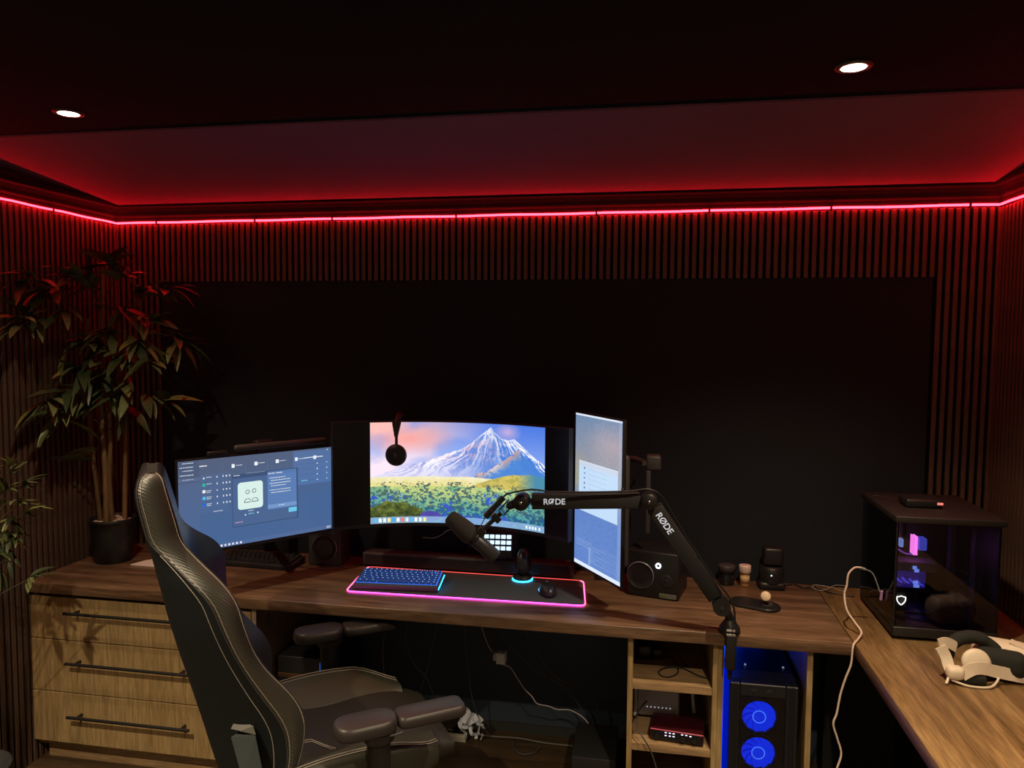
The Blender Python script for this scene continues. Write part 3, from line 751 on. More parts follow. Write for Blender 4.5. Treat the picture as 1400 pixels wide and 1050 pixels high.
mouse(t, (2.075, -.325, T + .006), (.034, .060, .040), rad(14), M_mouse)
MB().tube([(2.043, -.29, T + .012), (2.036, -.31, T + .011), (2.046, -.34, T + .01)], .002, 5, sub=3).build('side_light', emis('mouse_side', (.2, .5, 1), 1.2), t, True)
dk = thing('charging_dock', 'round mouse charging dock with a cyan glowing base on the mat', 'charging dock', (1.952, -.185, T + .004))
MB().lathe([(0, .004), (.036, .004), (.040, .010), (.036, .018), (.0, .024)], (1.952, -.185, T + .004), 32).build('body', M_blk, dk, True)
MB().lathe([(.033, .0), (.042, .0005), (.0425, .0045), (.034, .0045)], (1.952, -.185, T + .0035), 36).build('light_ring', emis('cyan_ring', (.03, .55, 1), 5), dk, True)
t = thing('mouse', 'black mouse standing tilted on the glowing charging dock', 'mouse', (1.952, -.18, T + .028))
b = MB().ell((0, 0, 0), (.031, .040, .056), .85, 20, 12, Matrix.Rotation(rad(-28), 4, 'X'))
b2 = MB(); b2.v = [(v[0] + 1.955, v[1] - .172, max(v[2] + T + .075, T + .0275)) for v in b.v]; b2.f = b.f; b2.sm = b.sm
b2.build('shell', M_mouse, t, True)
MB().cyl((1.948, -.19, T + .122), (1.962, -.19, T + .122), .009, n=14).build('scroll_wheel', M_gry, t, True)
o = MB().tube([(1.95, -.140, T + .022), (1.952, -.13, T + .02), (1.99, -.140, T + .004), (2.08, -.142, T + .0025), (2.18, -.136, T + .0025)], .0018, 5, sub=4).build('cable', M_gry)
tag(o, 'thin grey cable lying behind the desk mat towards the portrait monitor', 'cable')

# ---- headphones hanging over the curved monitor's top
hp = thing('headphones', 'black headphones hung over the top edge of the curved monitor', 'headphones', (1.452, -.27, Z1 + .0065))
fy = arc(-.246).y; hx = 1.452; fy = -.237
MB().tube([(hx, fy - .045, 1.30), (hx, fy - .043, 1.36), (hx - .001, fy - .030, 1.40), (hx - .002, fy - .0, 1.416), (hx, fy + .040, 1.405), (hx, fy + .060, 1.37), (hx, fy + .062, 1.30)], [.006, .006, .011, .012, .012, .011, .006], 10, sub=5).add([(hx - .006, fy - .052, 1.335), (hx + .006, fy - .052, 1.335), (hx + .018, fy - .046, 1.392), (hx - .018, fy - .046, 1.392), (hx - .005, fy - .040, 1.335), (hx + .005, fy - .040, 1.335), (hx + .018, fy - .030, 1.400), (hx - .018, fy - .030, 1.400)], [(0, 1, 2, 3), (4, 7, 6, 5), (0, 4, 5, 1), (1, 5, 6, 2), (2, 6, 7, 3), (3, 7, 4, 0)]).build('headband', mat('headband_leather', (.02, .010, .010), .6), hp, True)
for (yy, s_) in ((fy - .050, -1), (fy + .067, 1)):
    c = MB().lathe([(0, .012), (.025, .012), (.038, .010), (.043, .004), (.044, -.004), (.040, -.012), (.034, -.016), (.022, -.014), (0, -.012)], (hx, yy, 1.262), 32, (0, s_, 0)).build('ear_cup', M_blk, hp, True)
    MB().lathe([(.0415, .0065), (.0435, .0045), (.0445, .0), (.0435, -.003)], (hx, yy, 1.262), 36, (0, s_, 0)).build('rim', M_metal, c, True)
    MB().lathe([(.009, .0125), (.009, .0135), (0, .014)], (hx, yy, 1.262), 18, (0, s_, 0)).build('badge', M_metal, c, True)

# ---- boom arm with microphone
ar = thing('boom_stand', 'black two-part microphone boom arm clamped to the front edge of the desk', 'microphone arm', (2.72, -.575, T))
base = Vector((2.722, -.592, .775)); low = Vector((2.690, -.60, .852)); elb = Vector((2.447, -.655, 1.206)); kn = Vector((2.035, -.72, 1.198))
MB().lathe([(.0, .062), (.010, .060), (.016, .045), (.034, .018), (.036, .004), (.032, 0)], (2.722, -.575, T), 28).build('pivot_base', M_blk, ar, True)
MB().rbox(2.708, 2.742, -.614, -.5925, DZ - .11, DZ + .004, .004).rbox(2.712, 2.742, -.612, -.55, DZ - .115, DZ - .1, .003).cyl((2.726, -.575, DZ - .16), (2.726, -.575, DZ - .055), .007).cyl((2.726, -.575, DZ - .055), (2.726, -.575, DZ - .0425), .014).build('clamp', M_blk, ar, True)
M_label = emis('lettering_glow', (.8, .8, .82), .6)  # white print given a glow of its own to read brighter
for z in (.018, .004): MB().rbox(2.708, 2.736, -.616 + (.0), -.611, T + z - .001, T + z + .006, .001, 1).build('label_strip', mat('label_strip_grey', (.35, .34, .32), .5), ar, True)
MB().tube([(2.722, -.578, T + .05), (2.708, -.588, .83), low], .014, 10).cyl(low - Vector((0, .030, 0)), low + Vector((0, .018, 0)), .0285, n=28).build('lower_joint', M_blk, ar, True)
MB().cyl(low - Vector((0, .0305, 0)), low - Vector((0, .033, 0)), .006, n=14).build('joint_screw', M_metal, ar, True)
viewd = (cam.matrix_world.translation - elb).normalized()
def beam(a, b, h, wdt, trim0, trim1):
    d = (b - a).normalized(); yv = Vector((0, -1, 0)); L_ = (b - a).length
    up_ = yv.cross(d) * -1
    m = frame(a, d, up_)
    return m, MB().rbox(trim0, L_ - trim1, -h / 2, h / 2, -wdt / 2, wdt / 2, .003, 2, m)
m1, q = beam(low, elb, .052, .034, .035, .03); q.build('lower_beam', M_blkm, ar, True)
m2, q = beam(kn, elb, .050, .034, .032, .03); q.build('upper_beam', M_blkm, ar, True)
for p, r_ in ((elb, .027), (kn, .0265)):
    j = MB().lathe([(r_, .0), (r_, .03), (r_ * .9, .034), (0, .034)], p + Vector((0, -.0, 0)), 30, (0, -1, 0)).lathe([(r_, .0), (r_, .022), (0, .022)], p, 30, (0, 1, 0)).build('joint', M_blk, ar, True)
    MB().lathe([(.006, .034), (.006, .037), (0, .038)], p, 14, (0, -1, 0)).build('joint_screw', mat('screw', (.4, .4, .4), .25, 1), j, True)
def front_text(m, along, size, flip=False):
    # text on the face of the beam that looks to the room (local +z or -z, whichever has y<0)
    z = m.to_3x3() @ Vector((0, 0, 1)); xd = m.to_3x3() @ Vector((1, 0, 0)); yd = m.to_3x3() @ Vector((0, 1, 0))
    s_ = 1 if z.y < 0 else -1; o_ = m @ Vector((along, 0, .0178 * s_)); zz = z * s_
    if flip: xd = -xd
    yy = zz.cross(xd)
    return frame(o_, xd, yy)
text_mesh('RØDE', .027, M_label, ar, front_text(m2, .105, .03), bold=.0004)
text_mesh('RØDE', .030, M_label, ar, front_text(m1, (elb - low).length - .088, .03, True), bold=.0004)
# swivel, clear sleeve and yoke down to the microphone
MB().cyl(kn + Vector((.03, 0, 0)), kn + Vector((.045, .0, 0)), .012).tube([kn + Vector((-.015, -.01, -.003)), kn + Vector((-.032, -.022, -.010))], .014, 10).ell(kn + Vector((-.036, -.022, -.012)), (.013, .013, .013)).build('swivel', M_blk, ar, True)
o = MB().cyl((2.006, -.80 + .045, 1.202), (1.972, -.765, 1.165), .014, n=16).build('clear_sleeve', glass('clear_plastic', (.80, .85, .88)), ar, True)
# the microphone
mc = thing('microphone', 'grey broadcast microphone with foam windscreen hanging from the boom arm', 'microphone', (1.91, -.79, 1.04))
A, B = Vector((1.806, -.80, 1.157)), Vector((1.958, -.772, 1.020)); ax = (B - A).normalized(); Ln = (B - A).length
M_foam = mat('grey_foam', (.052, .052, .052), .95, bump=.5, bscale=500); M_body = mat('mic_body', (.055, .060, .068), .38, .35)
MB().lathe([(0, .0), (.016, .001), (.0235, .006), (.026, .018), (.0315, .055), (.0335, .080), (.033, .095), (.028, .106), (.02, .108)], A, 32, ax).build('windscreen', M_foam, mc, True)
MB().lathe([(.02, .098), (.0232, .104), (.0232, Ln - .004), (.021, Ln), (.0, Ln)], A, 32, ax).build('body', M_body, mc, True)
MB().lathe([(.024, .107), (.0262, .109), (.0262, .119), (.024, .121)], A, 32, ax).build('yoke_ring', M_blk, mc, True)
p0 = A + ax * .114
MB().tube([p0 + Vector((.014, .0, .020)), (1.912, -.788, 1.108), (1.948, -.775, 1.142), (1.974, -.765, 1.166)], .0075, 8).rbox(-.012, .012, -.014, .014, -.008, .008, .002, 1, frame((1.912, -.789, 1.106), (1.974 - 1.912, .02, .06), (0, 0, 1))).rbox(-.010, .010, -.016, .016, -.009, .009, .002, 1, frame((1.958, -.772, 1.150), (1.974 - 1.912, .02, .06), (0, 0, 1))).build('yoke', M_blk, mc, True)
cb = ar
MB().tube([(2.127, -.742, 1.238), (2.075, -.755, 1.245), (2.030, -.768, 1.240), (1.996, -.781, 1.232), (1.985, -.783, 1.224)], .0032, 6, sub=4).tube([(2.127, -.742, 1.238), (2.242, -.715, 1.236), (2.382, -.690, 1.240), (2.440, -.679, 1.247), (2.480, -.672, 1.230), (2.512, -.660, 1.183), (2.563, -.648, 1.098), (2.604, -.640, 1.035), (2.662, -.630, .953), (2.722, -.628, .872), (2.733, -.630, .80)], .0032, 6, sub=4).build('cord', M_blk, cb, True)
pl = MB().cyl((1.985, -.783, 1.222), (1.950, -.792, 1.183), .0095, n=14).cyl((1.948, -.792, 1.181), (1.928, -.797, 1.158), .0105, n=14).build('plug', M_blk, cb, True)
MB().cyl((1.9495, -.792, 1.183), (1.9465, -.7925, 1.1795), .0112, n=14).build('plug_ring', M_metal, pl, True)
MB().tube([(1.928, -.797, 1.158), (1.912, -.812, 1.125), (1.895, -.815, 1.100), (1.889, -.812, 1.092)], .0016, 5, sub=3).build('cord', M_gry, cb, True)
MB().tube([(1.818, -.792, 1.11), (1.79, -.76, 1.095), (1.762, -.73, 1.071), (1.735, -.735, 1.061), (1.70, -.74, 1.063)], .0016, 5, sub=4).build('cord', M_gry, cb, True)
for p in ((2.36, -.672, 1.24), (2.61, -.622, 1.02)): MB().cyl(Vector(p) - Vector((.004, 0, 0)), Vector(p) + Vector((.004, 0, 0)), .006, n=10).build('cable_tie', M_blkm, cb, True)

# ---- items at the right of the worktop
t = thing('jar', 'black lidded jar standing left of the orange pill bottle', 'jar', (2.765, -.062, T))
MB().lathe([(0, 0), (.029, 0), (.031, .003), (.031, .040), (.027, .045), (.027, .050)], (2.765, -.062, T), 28).build('glass_body', mat('jar_black', (.012, .012, .013), .2), t, True)
MB().lathe([(0, .078), (.031, .078), (.033, .075), (.033, .052), (.0, .050)], (2.765, -.062, T), 28).build('lid', M_gry, t, True)
t = thing('pill_bottle', 'small orange pill bottle with a white cap on the worktop', 'bottle', (2.835, -.07, T))
MB().lathe([(0, 0), (.0165, 0), (.018, .002), (.018, .050), (.0165, .053), (0, .053)], (2.835, -.07, T), 24).build('bottle', mat('orange_plastic', (.62, .33, .13), .3), t, True)
MB().lathe([(0, .083), (.022, .083), (.0235, .080), (.0235, .056), (.022, .054), (0, .054)], (2.835, -.07, T), 24).build('cap', mat('cap_white', (.72, .58, .50), .45), t, True)
MB().lathe([(.0182, .012), (.0185, .012), (.0185, .042), (.0182, .042)], (2.835, -.07, T), 24).build('label', mat('bottle_label', (.66, .42, .22), .6), t, True)
t = thing('camera_dock', 'black two-tier gadget with a tiny white light right of the pill bottle', 'gadget', (2.935, -.075, T))
MB().rbox(2.885, 2.985, -.115, -.035, T, T + .030, .010, 2).lathe([(.045, .028), (.047, .05), (.047, .085), (.040, .090), (0, .090)], (2.935, -.075, T), 26).build('base', M_blk, t, True)
MB().rbox(2.900, 2.975, -.105, -.045, T + .093, T + .165, .012, 3).build('upper_body', M_blk, t, True)
MB().ell((2.928, -.1225, T + .062), (.003, .002, .003)).build('pilot_light', emis('pilot', (.8, .9, 1), 1.2), t, True)
# wireless charger with a watch puck
t = thing('wireless_charger', 'flat oval black charging pad on the right of the worktop', 'charger', (2.84, -.30, T))
pts = [(p[0], p[1]) for p in rrect(.185, .10, .048, 8)]
m = Matrix.Translation((2.842, -.298, T)) @ Matrix.Rotation(rad(-22), 4, 'Z')
MB().loft([[m @ Vector((x * s_, y * s_, z)) for x, y in pts] for s_, z in ((.96, 0), (1, .003), (1, .008), (.95, .011))]).build('pad', M_blk, t, True)
MB().cyl(m @ Vector((.042, .0, .012)), m @ Vector((.042, .0, .016)), .022).build('holder', M_gry, t, True)
MB().tube([(2.882, -.318, T + .012), (2.878, -.322, T + .03)], .006, 8).build('stalk', M_blk, t, True)
o = MB().lathe([(0, .0), (.0165, 0), (.0175, .002), (.0175, .006), (.0165, .008), (0, .008)], (2.876, -.324, T + .047), 28, (-.12, -.9, .42)).build('watch_puck', mat('puck_cream', (.80, .62, .42), .5))
tag(o, 'round cream watch charging puck propped up on the black pad', 'watch charger')
# cables lying at the back right corner
def cable(label, pts, r, m, cat='cable', sub=5, group=None):
    o = MB().tube(pts, r, 6, sub=sub).build('cable', m); return tag(o, label, cat, group)
cable('black tangled cable along the wall behind the pill bottle', [(2.99, -.05, T + .003), (3.03, -.03, T + .003), (3.06, -.06, T + .003), (3.10, -.055, T + .003), (3.15, -.10, T + .003), (3.20, -.12, T + .003), (3.232, -.13, T + .003)], .003, M_blk)
cable('thin grey cable looping on the desk corner beside the glass computer', [(3.20, -.10, T + .010), (3.16, -.055, T + .010), (3.11, -.035, T + .008), (3.095, -.06, T + .004), (3.12, -.085, T + .003), (3.15, -.07, T + .008), (3.185, -.03, T + .010), (3.228, -.02, T + .008)], .0017, mat('cable_grey', (.30, .29, .27), .5))
M_wc = mat('white_cable', (.72, .56, .46), .5)
wc = thing('charging_cable', 'thick white charging cable looping over the desk corner down to the floor', 'cable', (3.12, -.45, T))
MB().tube([(3.165, -.44, .958), (3.145, -.441, .957), (3.125, -.446, .935), (3.120, -.45, .897), (3.112, -.455, .867), (3.115, -.48, .822), (3.135, -.50, .79), (3.150, -.53, .768), (3.128, -.575, .760), (3.106, -.604, .748), (3.100, -.610, .69), (3.084, -.612, .64), (3.070, -.613, .585), (3.060, -.617, .524), (3.050, -.62, .489), (3.064, -.62, .441), (3.077, -.622, .394), (3.066, -.627, .351), (3.050, -.63, .30), (3.045, -.63, .15), (3.06, -.60, .02)], .0034, 8, sub=5).build('cord', M_wc, wc, True)
MB().cyl((3.165, -.44, .958), (3.180, -.438, .953), .0045, n=10).tube([(3.180, -.438, .953), (3.205, -.432, .940), (3.222, -.430, .905), (3.232, -.429, .875)], .002, 6, sub=4).build('plug', mat('grey_plug', (.32, .32, .33), .4), wc, True)
MB().rbox(-.004, .004, -.018, .018, -.003, .003, .001, 1, frame((3.238, -.428, .862), (1, 0, 0), (0, .2, -.9))).build('plug_tip', mat('lilac_plug', (.55, .35, .65), .4), wc, True)

# letter paper behind the chair, by the plant pot
t = thing('paper', 'white paper with a red corner lying by the plant pot', 'paper', (.34, -.29, T))
o = MB().prism([(.275, -.32), (.43, -.325), (.42, -.20), (.345, -.215), (.30, -.255)], T, T + .004).build('sheet', mat('paper_white', (.85, .74, .70), .7), t, True)
MB().prism([(.305, -.245), (.35, -.21), (.42, -.19), (.42, -.17), (.33, -.17)], T + .0045, T + .007).build('red_cover', mat('red_card', (.30, .02, .04), .6), t, True)
t = thing('bottle_cap', 'small orange-brown bottle cap lying behind the spare keyboard', 'cap', (.93, -.10, T))
MB().lathe([(0, 0), (.014, 0), (.013, .014), (0, .015)], (.93, -.10, T), 16).build('cap_body', mat('amber', (.5, .25, .06), .4), t, True)
cable('thin grey cable running from the left desk speaker along the wood', [(.93, -.12, T + .003), (.97, -.18, T + .003), (1.00, -.205, T + .003), (1.04, -.215, T + .003), (1.12, -.215, T + .003), (1.17, -.16, T + .003)], .0016, M_metal)

# ================================================================== gaming chair
CO = (1.52, -.92, 0)
ch = thing('gaming_chair', 'black leather gaming chair with cream stitching facing the desk', 'chair', CO, rad(35))
# levels: z, rear centre u, side rear u, wing front u, face centre u, half width
LV = [(1.362, -.575, -.575, -.548, -.548, .085), (1.350, -.596, -.590, -.532, -.535, .115), (1.31, -.606, -.596, -.520, -.522, .134), (1.24, -.594, -.583, -.502, -.505, .140),
      (1.18, -.580, -.566, -.486, -.490, .143), (1.135, -.568, -.520, -.450, -.472, .175), (1.08, -.556, -.462, -.392, -.458, .240), (1.03, -.545, -.425, -.360, -.446, .262),
      (.97, -.533, -.402, -.343, -.430, .268), (.90, -.516, -.375, -.322, -.405, .264), (.83, -.498, -.342, -.285, -.372, .258), (.75, -.476, -.298, -.222, -.335, .255),
      (.69, -.460, -.262, -.192, -.312, .255), (.63, -.444, -.240, -.186, -.296, .252), (.55, -.424, -.236, -.200, -.280, .242), (.47, -.402, -.250, -.230, -.270, .228), (.42, -.39, -.27, -.26, -.28, .20)]
fine = [tuple(v) for v in spline([Vector(l[:3]) for l in LV], 3)]
fine2 = [tuple(v) for v in spline([Vector(l[3:]) for l in LV], 3)]
FL = [a + b for a, b in zip(fine, fine2)]
def P3(u, v, z): return Vector((u, -v, z))
rear = []; face = []
for (z, ur, us, uf, uc, w) in FL:
    rear.append([P3(ur + (us - ur) * abs(t) ** 2.6, w * t, z - .02 * (1 - abs(t))) for t in [i / 10 - 1 for i in range(21)]])
    face.append([P3(uc + (uf - (.028 * min(1, max(0, (1.02 - z) / .12)) if t < 0 else 0) - uc) * abs(t) ** 3, w * .97 * t, z - .02 * (1 - abs(t))) for t in [i / 10 - 1 for i in range(21)]])
b = MB().loft(rear, closed=False)
for rr_ in (0, -1):
    n_ = len(rear[rr_])
    b.add(rear[rr_] + face[rr_], [(i, i + 1, n_ + i + 1, n_ + i) for i in range(n_ - 1)], True)
b.build('backrest', M_leather, ch)
MB().loft(face, closed=False).build('backrest_front', mat('front_leather_lit', (.035, .036, .042), .34, bump=.2, bscale=700), ch)  # paler than the rear leather: monitor light put into the front's colour
for s_ in (1, -1):
    band = []
    for (z, ur, us, uf, uc, w) in FL:
        if s_ < 0: uf = uf - .028 * min(1, max(0, (1.02 - z) / .12))
        band.append([P3(us + (uf - us) * t, s_ * (w * (1 - .03 * t) + .012 * math.sin(PI * t)), z) for t in (0, .12, .3, .5, .7, .88, 1)])
    bo = MB().loft(band, closed=False).build('side_bolster', M_carbon, ch)
    for t, rr_ in ((0.0, .0022), (.13, .0009), (.93, .0011)):
        pts = [P3(us + (uf - (.028 * min(1, max(0, (1.02 - z) / .12)) if s_ < 0 else 0) - us) * t, s_ * (w * (1 - .03 * t) + .012 * math.sin(PI * t) + .001), z) for (z, ur, us, uf, uc, w) in FL]
        MB().tube(pts, rr_, 5).build('stitching', M_stitch if rr_ < .002 else mat('piping', (.05, .05, .05), .5), bo)
    # stitch line on the rear shell, just inside the edge
    pts = [P3(ur + (us - ur) * .93 ** 2.6 - .0005, s_ * w * .93, z - .0014) for (z, ur, us, uf, uc, w) in FL[14:]]
    MB().tube(pts, .0011, 5).build('stitching', M_stitch, bo)
# recline cover on the rear shell, near side
M_teal = mat('cover_grey', (.05, .062, .066), .45)
def slot(vs, fs, name, m): MB().add([P3(u + .080, v + .042, z + .004) for u, v, z in vs], fs).build(name, m, ch)
slot([(-.440, .128, .668), (-.402, .180, .662), (-.396, .190, .640), (-.432, .142, .632), (-.458, .150, .652), (-.434, .170, .650)], [(0, 1, 5, 4), (1, 2, 5), (2, 3, 4, 5), (3, 0, 4)], 'strap_slot_trim', mat('trim_light', (.10, .10, .09), .5))
slot([(-.437, .140, .633), (-.398, .192, .640), (-.378, .205, .52), (-.415, .158, .51), (-.458, .155, .630), (-.431, .185, .512)], [(0, 1, 4), (1, 2, 5, 4), (2, 3, 5), (3, 0, 4, 5)], 'strap_slot_cover', M_teal)
# seat
st = MB()
rings = []
for k_ in range(13):
    u = -.30 + .58 * k_ / 12; fr = max(0, (u - .16) / .12); ww = .205 - .02 * fr; zt = .505 - .035 * fr ** 2 + .004 * math.sin(k_)
    rings.append([P3(u, v * ww, z) for v, z in ((-1, .42), (-1.02, .46), (-.95, zt - .006), (-.6, zt), (0, zt - .004), (.6, zt), (.95, zt - .006), (1.02, .46), (1, .42), (0, .40))])
st.loft(rings).build('seat', mat('seat_leather', (.017, .0155, .012), .55, bump=.25, bscale=600), ch)
for s_ in (1, -1):
    rings = []
    for k_ in range(15):
        u = -.26 + .47 * k_ / 14; e = math.sin(PI * min(1, max(.04, (k_ + 1) / 15))) ** .45; tip = max(0, (u - .06) / .15)
        zt = .505 + .052 * e * (1 - tip ** 1.6); vo = .285 - .05 * tip ** 2 ; vi = .125 + .015 * tip
        rings.append([P3(u, s_ * v, z) for v, z in ((vi, .49), (vi + .02, .507), ((vi + vo) / 2, .507 + (zt - .507) * .55), (vo - .022, zt - .002), (vo - .006, zt), (vo + .006, zt - .02), (vo + .004, .45), (vo - .02, .40), (vi, .42))])
    sb = MB().loft(rings).build('seat_bolster', mat('seat_bolster_leather', (.036, .035, .023), .5, bump=.2, bscale=600), ch)
    MB().tube([r[4] + Vector((0, 0, .001)) for r in rings], .0012, 5).build('stitching', M_stitch, sb)
    MB().tube([r[3] + Vector((0, 0, .001)) for r in rings], .0011, 5).build('stitching', M_stitch, sb)
for off in (0, .012):
    MB().tube([P3(-.26, .05 + off, .503), P3(-.14, .06 + off, .504), P3(-.10, .12 + off, .504), P3(-.06, .165 + off * .4, .503), P3(.10, .165 + off * .4, .504), P3(.17, .12 + off, .497)], .0013, 5).build('stitching', M_stitch, ch)
MB().tube([P3(.10, -.165, .505), P3(.17, -.10, .497), P3(.19, 0, .492), P3(.17, .10, .497)], .0013, 5, sub=4).build('stitching', M_stitch, ch)
# armrests
for s_ in (1, -1):
    vc = .352 if s_ > 0 else -.340
    ar_ = []
    def pad(name, u0, u1, hw, z0, z1, zt, m, parent, r0=.03):
        pts = rrect(u1 - u0, hw * 2, r0, 5, (u0 + u1) / 2, 0)
        cx = (u0 + u1) / 2
        rings = [[Vector((cx + (x - cx) * q, -(vc + y * q2), z)) for x, y in pts] for q, q2, z in ((.80, .74, z0), (.97, .95, z0 + .006), (1, 1, (z0 + z1) / 2 - .006), (.995, .99, z1 - .013), (.955, .88, z1 - .0015), (.92, .82, z1), (.4, .3, z1 + .0004))]
        return MB().loft(rings).build(name, m, parent)
    base_ = MB().cyl(P3(-.005, vc, .46), P3(-.005, vc, .64), .030, .034, n=24).cyl(P3(-.005, vc, .625), P3(-.005, vc, .652), .043, .050, n=24).rbox(-.03, .03, -.02, .02, .36, .46, .006, 1, Matrix.Translation(P3(-.005, vc, 0))).rbox(-.035, .035, -.14, .0, .36, .385, .004, 1, Matrix.Translation(P3(-.005, vc if s_ < 0 else vc, 0)) if s_ < 0 else Matrix.Translation(P3(-.005, vc - .14, 0))).build('armrest_post', M_blk, ch)
    p_ = pad('armrest_pad', -.13, .045, .052, .648, .690, .69, M_arm, ch, .045)
    pad('armrest_pad', .043, .245, .043, .650, .686, .69, M_arm, ch, .022)
    MB().tube([P3(-.0, vc + s_ * .042, .650), P3(.03, vc + s_ * .042, .648), P3(.05, vc + s_ * .044, .652)], .004, 6).build('release_button', M_gry, ch)
# mechanism, gas lift, star base
MB().rbox(-.16, .14, -.12, .12, .35, .40, .008).build('tilt_mechanism', M_blk, ch)
MB().cyl((0, 0, .10), (0, 0, .36), .025, n=18).cyl((0, 0, .09), (0, 0, .22), .034, n=18).build('gas_lift', M_blk, ch)
hubm = MB().cyl((0, 0, .075), (0, 0, .125), .05, n=20).build('base_hub', M_blk, ch)
for k_ in range(5):
    a_ = 2 * PI * k_ / 5 + .3; d_ = Vector((math.cos(a_), math.sin(a_), 0)); n2_ = Vector((-d_.y, d_.x, 0))
    rings = []
    for q, w_, z0_, z1_ in ((.03, .035, .078, .122), (.16, .028, .078, .112), (.31, .020, .072, .094)):
        rings.append([d_ * q + n2_ * w_ + Vector((0, 0, z0_)), d_ * q - n2_ * w_ + Vector((0, 0, z0_)), d_ * q - n2_ * w_ * .8 + Vector((0, 0, z1_)), d_ * q + n2_ * w_ * .8 + Vector((0, 0, z1_))])
    lg_ = MB().loft(rings, smooth=False).build('base_leg', M_blk, ch)
    e_ = d_ * .30
    MB().cyl(e_ + n2_ * .008 + Vector((0, 0, .030)), e_ + n2_ * .026 + Vector((0, 0, .030)), .029, n=18).cyl(e_ - n2_ * .026 + Vector((0, 0, .030)), e_ - n2_ * .008 + Vector((0, 0, .030)), .029, n=18).cyl(e_ + Vector((0, 0, .03)), e_ + Vector((0, 0, .075)), .008, n=10).build('caster', M_blkm, lg_)

# ================================================================== plants
def leafmesh(L, Wd, droop, m, fold=.25):
    b = MB(); n = 7; rows_ = []
    for i in range(n + 1):
        t = i / n; w = Wd * math.sin(PI * min(1, t ** .75 * .97 + .03)) ** .8 * (1 if i < n else 0) + (.0006 if i in (0, n) else 0)
        a = droop * t; x = L * (t - .12 * droop * t * t); z = -L * droop * .42 * t * t
        rows_.append([Vector((x, -w, z + w * fold)), Vector((x, 0, z)), Vector((x, w, z + w * fold))])
    b.loft(rows_, closed=False)
    o = b.build('leaf', m); me = o.data; bpy.data.objects.remove(o); return me
def leafmat(name, c, v): return mat(name, c, .42, var=v, vscale=14)
G1 = leafmat('leaf_dark', (.042, .060, .024), .4); G2 = leafmat('leaf_mid', (.12, .145, .055), .35); G3 = leafmat('leaf_yellow', (.17, .19, .05), .3)
M_cane = wood('cane_bark', (.10, .055, .02), (.20, .12, .05), (.30, .19, .09), 'z', .6)
M_twig = mat('twig', (.06, .05, .025), .7)
big = [leafmesh(.185, .0165, .55, G1), leafmesh(.20, .020, .4, G1), leafmesh(.165, .018, .8, G2), leafmesh(.180, .022, .45, G2), leafmesh(.16, .021, .5, G3)]
def spray(plant, tip, d, n, rnd, meshes, wts, spread=1.0, twig=.05, xmin=.03, s=1.0):
    d = Vector(d).normalized()
    for i in range(n):
        a = rnd.uniform(-1, 1) * 1.25 * spread; e = rnd.uniform(-.5, .45)
        side = d.cross(Vector((0, 0, 1))); side = side.normalized() if side.length > .1 else Vector((1, 0, 0))
        up_ = side.cross(d)
        v = (d * math.cos(a) * math.cos(e) + side * math.sin(a) * math.cos(e) + up_ * math.sin(e)).normalized()
        o = tip - d * twig * rnd.random() + Vector((rnd.uniform(-.012, .012), rnd.uniform(-.012, .012), rnd.uniform(-.012, .012)))
        sc = rnd.uniform(.75, 1.12) * s
        end = o + v * .2 * sc
        if end.x < xmin + .03: v.x = max(.02, (xmin + .03 - o.x) / .2); v.y -= .2; v.normalize()
        if end.y > -.03: v.y = -abs(v.y) * .4; v.normalize()
        z = Vector((rnd.uniform(-.35, .35), rnd.uniform(-.35, .35), 1)); y = z.cross(v).normalized()
        m = frame(o, v, y)
        o_ = inst('leaf', rnd.choices(meshes, wts)[0], plant, lmat(plant).inverted() @ m @ Matrix.Scale(sc, 4))
PX, PY = .150, -.262
pt = thing('potted_plant', 'tall artificial bamboo plant with several canes in a black pot on the desk corner', 'plant', (PX, PY, T))
MB().lathe([(0, 0), (.074, 0), (.078, .006), (.088, .13), (.090, .172), (.094, .175), (.095, .187), (.090, .189), (.087, .182), (.083, .165), (0, .160)], (PX, PY, T), 40).build('pot', mat('pot_black', (.016, .018, .019), .45), pt, True)
M_peb = mat('pebble_cream', (.46, .38, .32), .6)
g = random.Random(8)
for i in range(26):
    a = g.uniform(0, 2 * PI); q = math.sqrt(g.random()) * .068
    MB().ell((PX + q * math.cos(a), PY + q * math.sin(a), T + .172 + g.uniform(0, .006)), (g.uniform(.010, .016), g.uniform(.008, .013), g.uniform(.006, .009)), 1, 10, 6, Matrix.Rotation(g.uniform(0, 3), 3, 'Z')).build('pebble', M_peb, pt, True)
canes = [((.108, -.285), [(.100, -.29, 1.06), (.088, -.295, 1.22), (.080, -.30, 1.42), (.085, -.30, 1.62), (.095, -.31, 1.80)], .0105),
         ((.150, -.30), [(.150, -.30, 1.1), (.146, -.30, 1.25), (.140, -.30, 1.45), (.145, -.29, 1.70), (.150, -.28, 2.0)], .0125),
         ((.168, -.285), [(.160, -.29, 1.1), (.170, -.29, 1.25), (.175, -.29, 1.42), (.19, -.28, 1.60), (.20, -.27, 1.85)], .0110),
         ((.208, -.262), [(.215, -.262, 1.1), (.222, -.262, 1.25), (.228, -.262, 1.42), (.225, -.265, 1.58), (.24, -.27, 1.75)], .0105)]
for (bx, by), pts, r0 in canes:
    P = spline([Vector((bx, by, T + .165))] + [Vector(p) for p in pts], 6)
    rr_ = [r0 * (1 - .35 * i / len(P)) * (1.14 if i % 5 == 0 else 1) for i in range(len(P))]
    MB().tube(P, rr_, 9).build('cane', M_cane, pt, True)
g = random.Random(21)
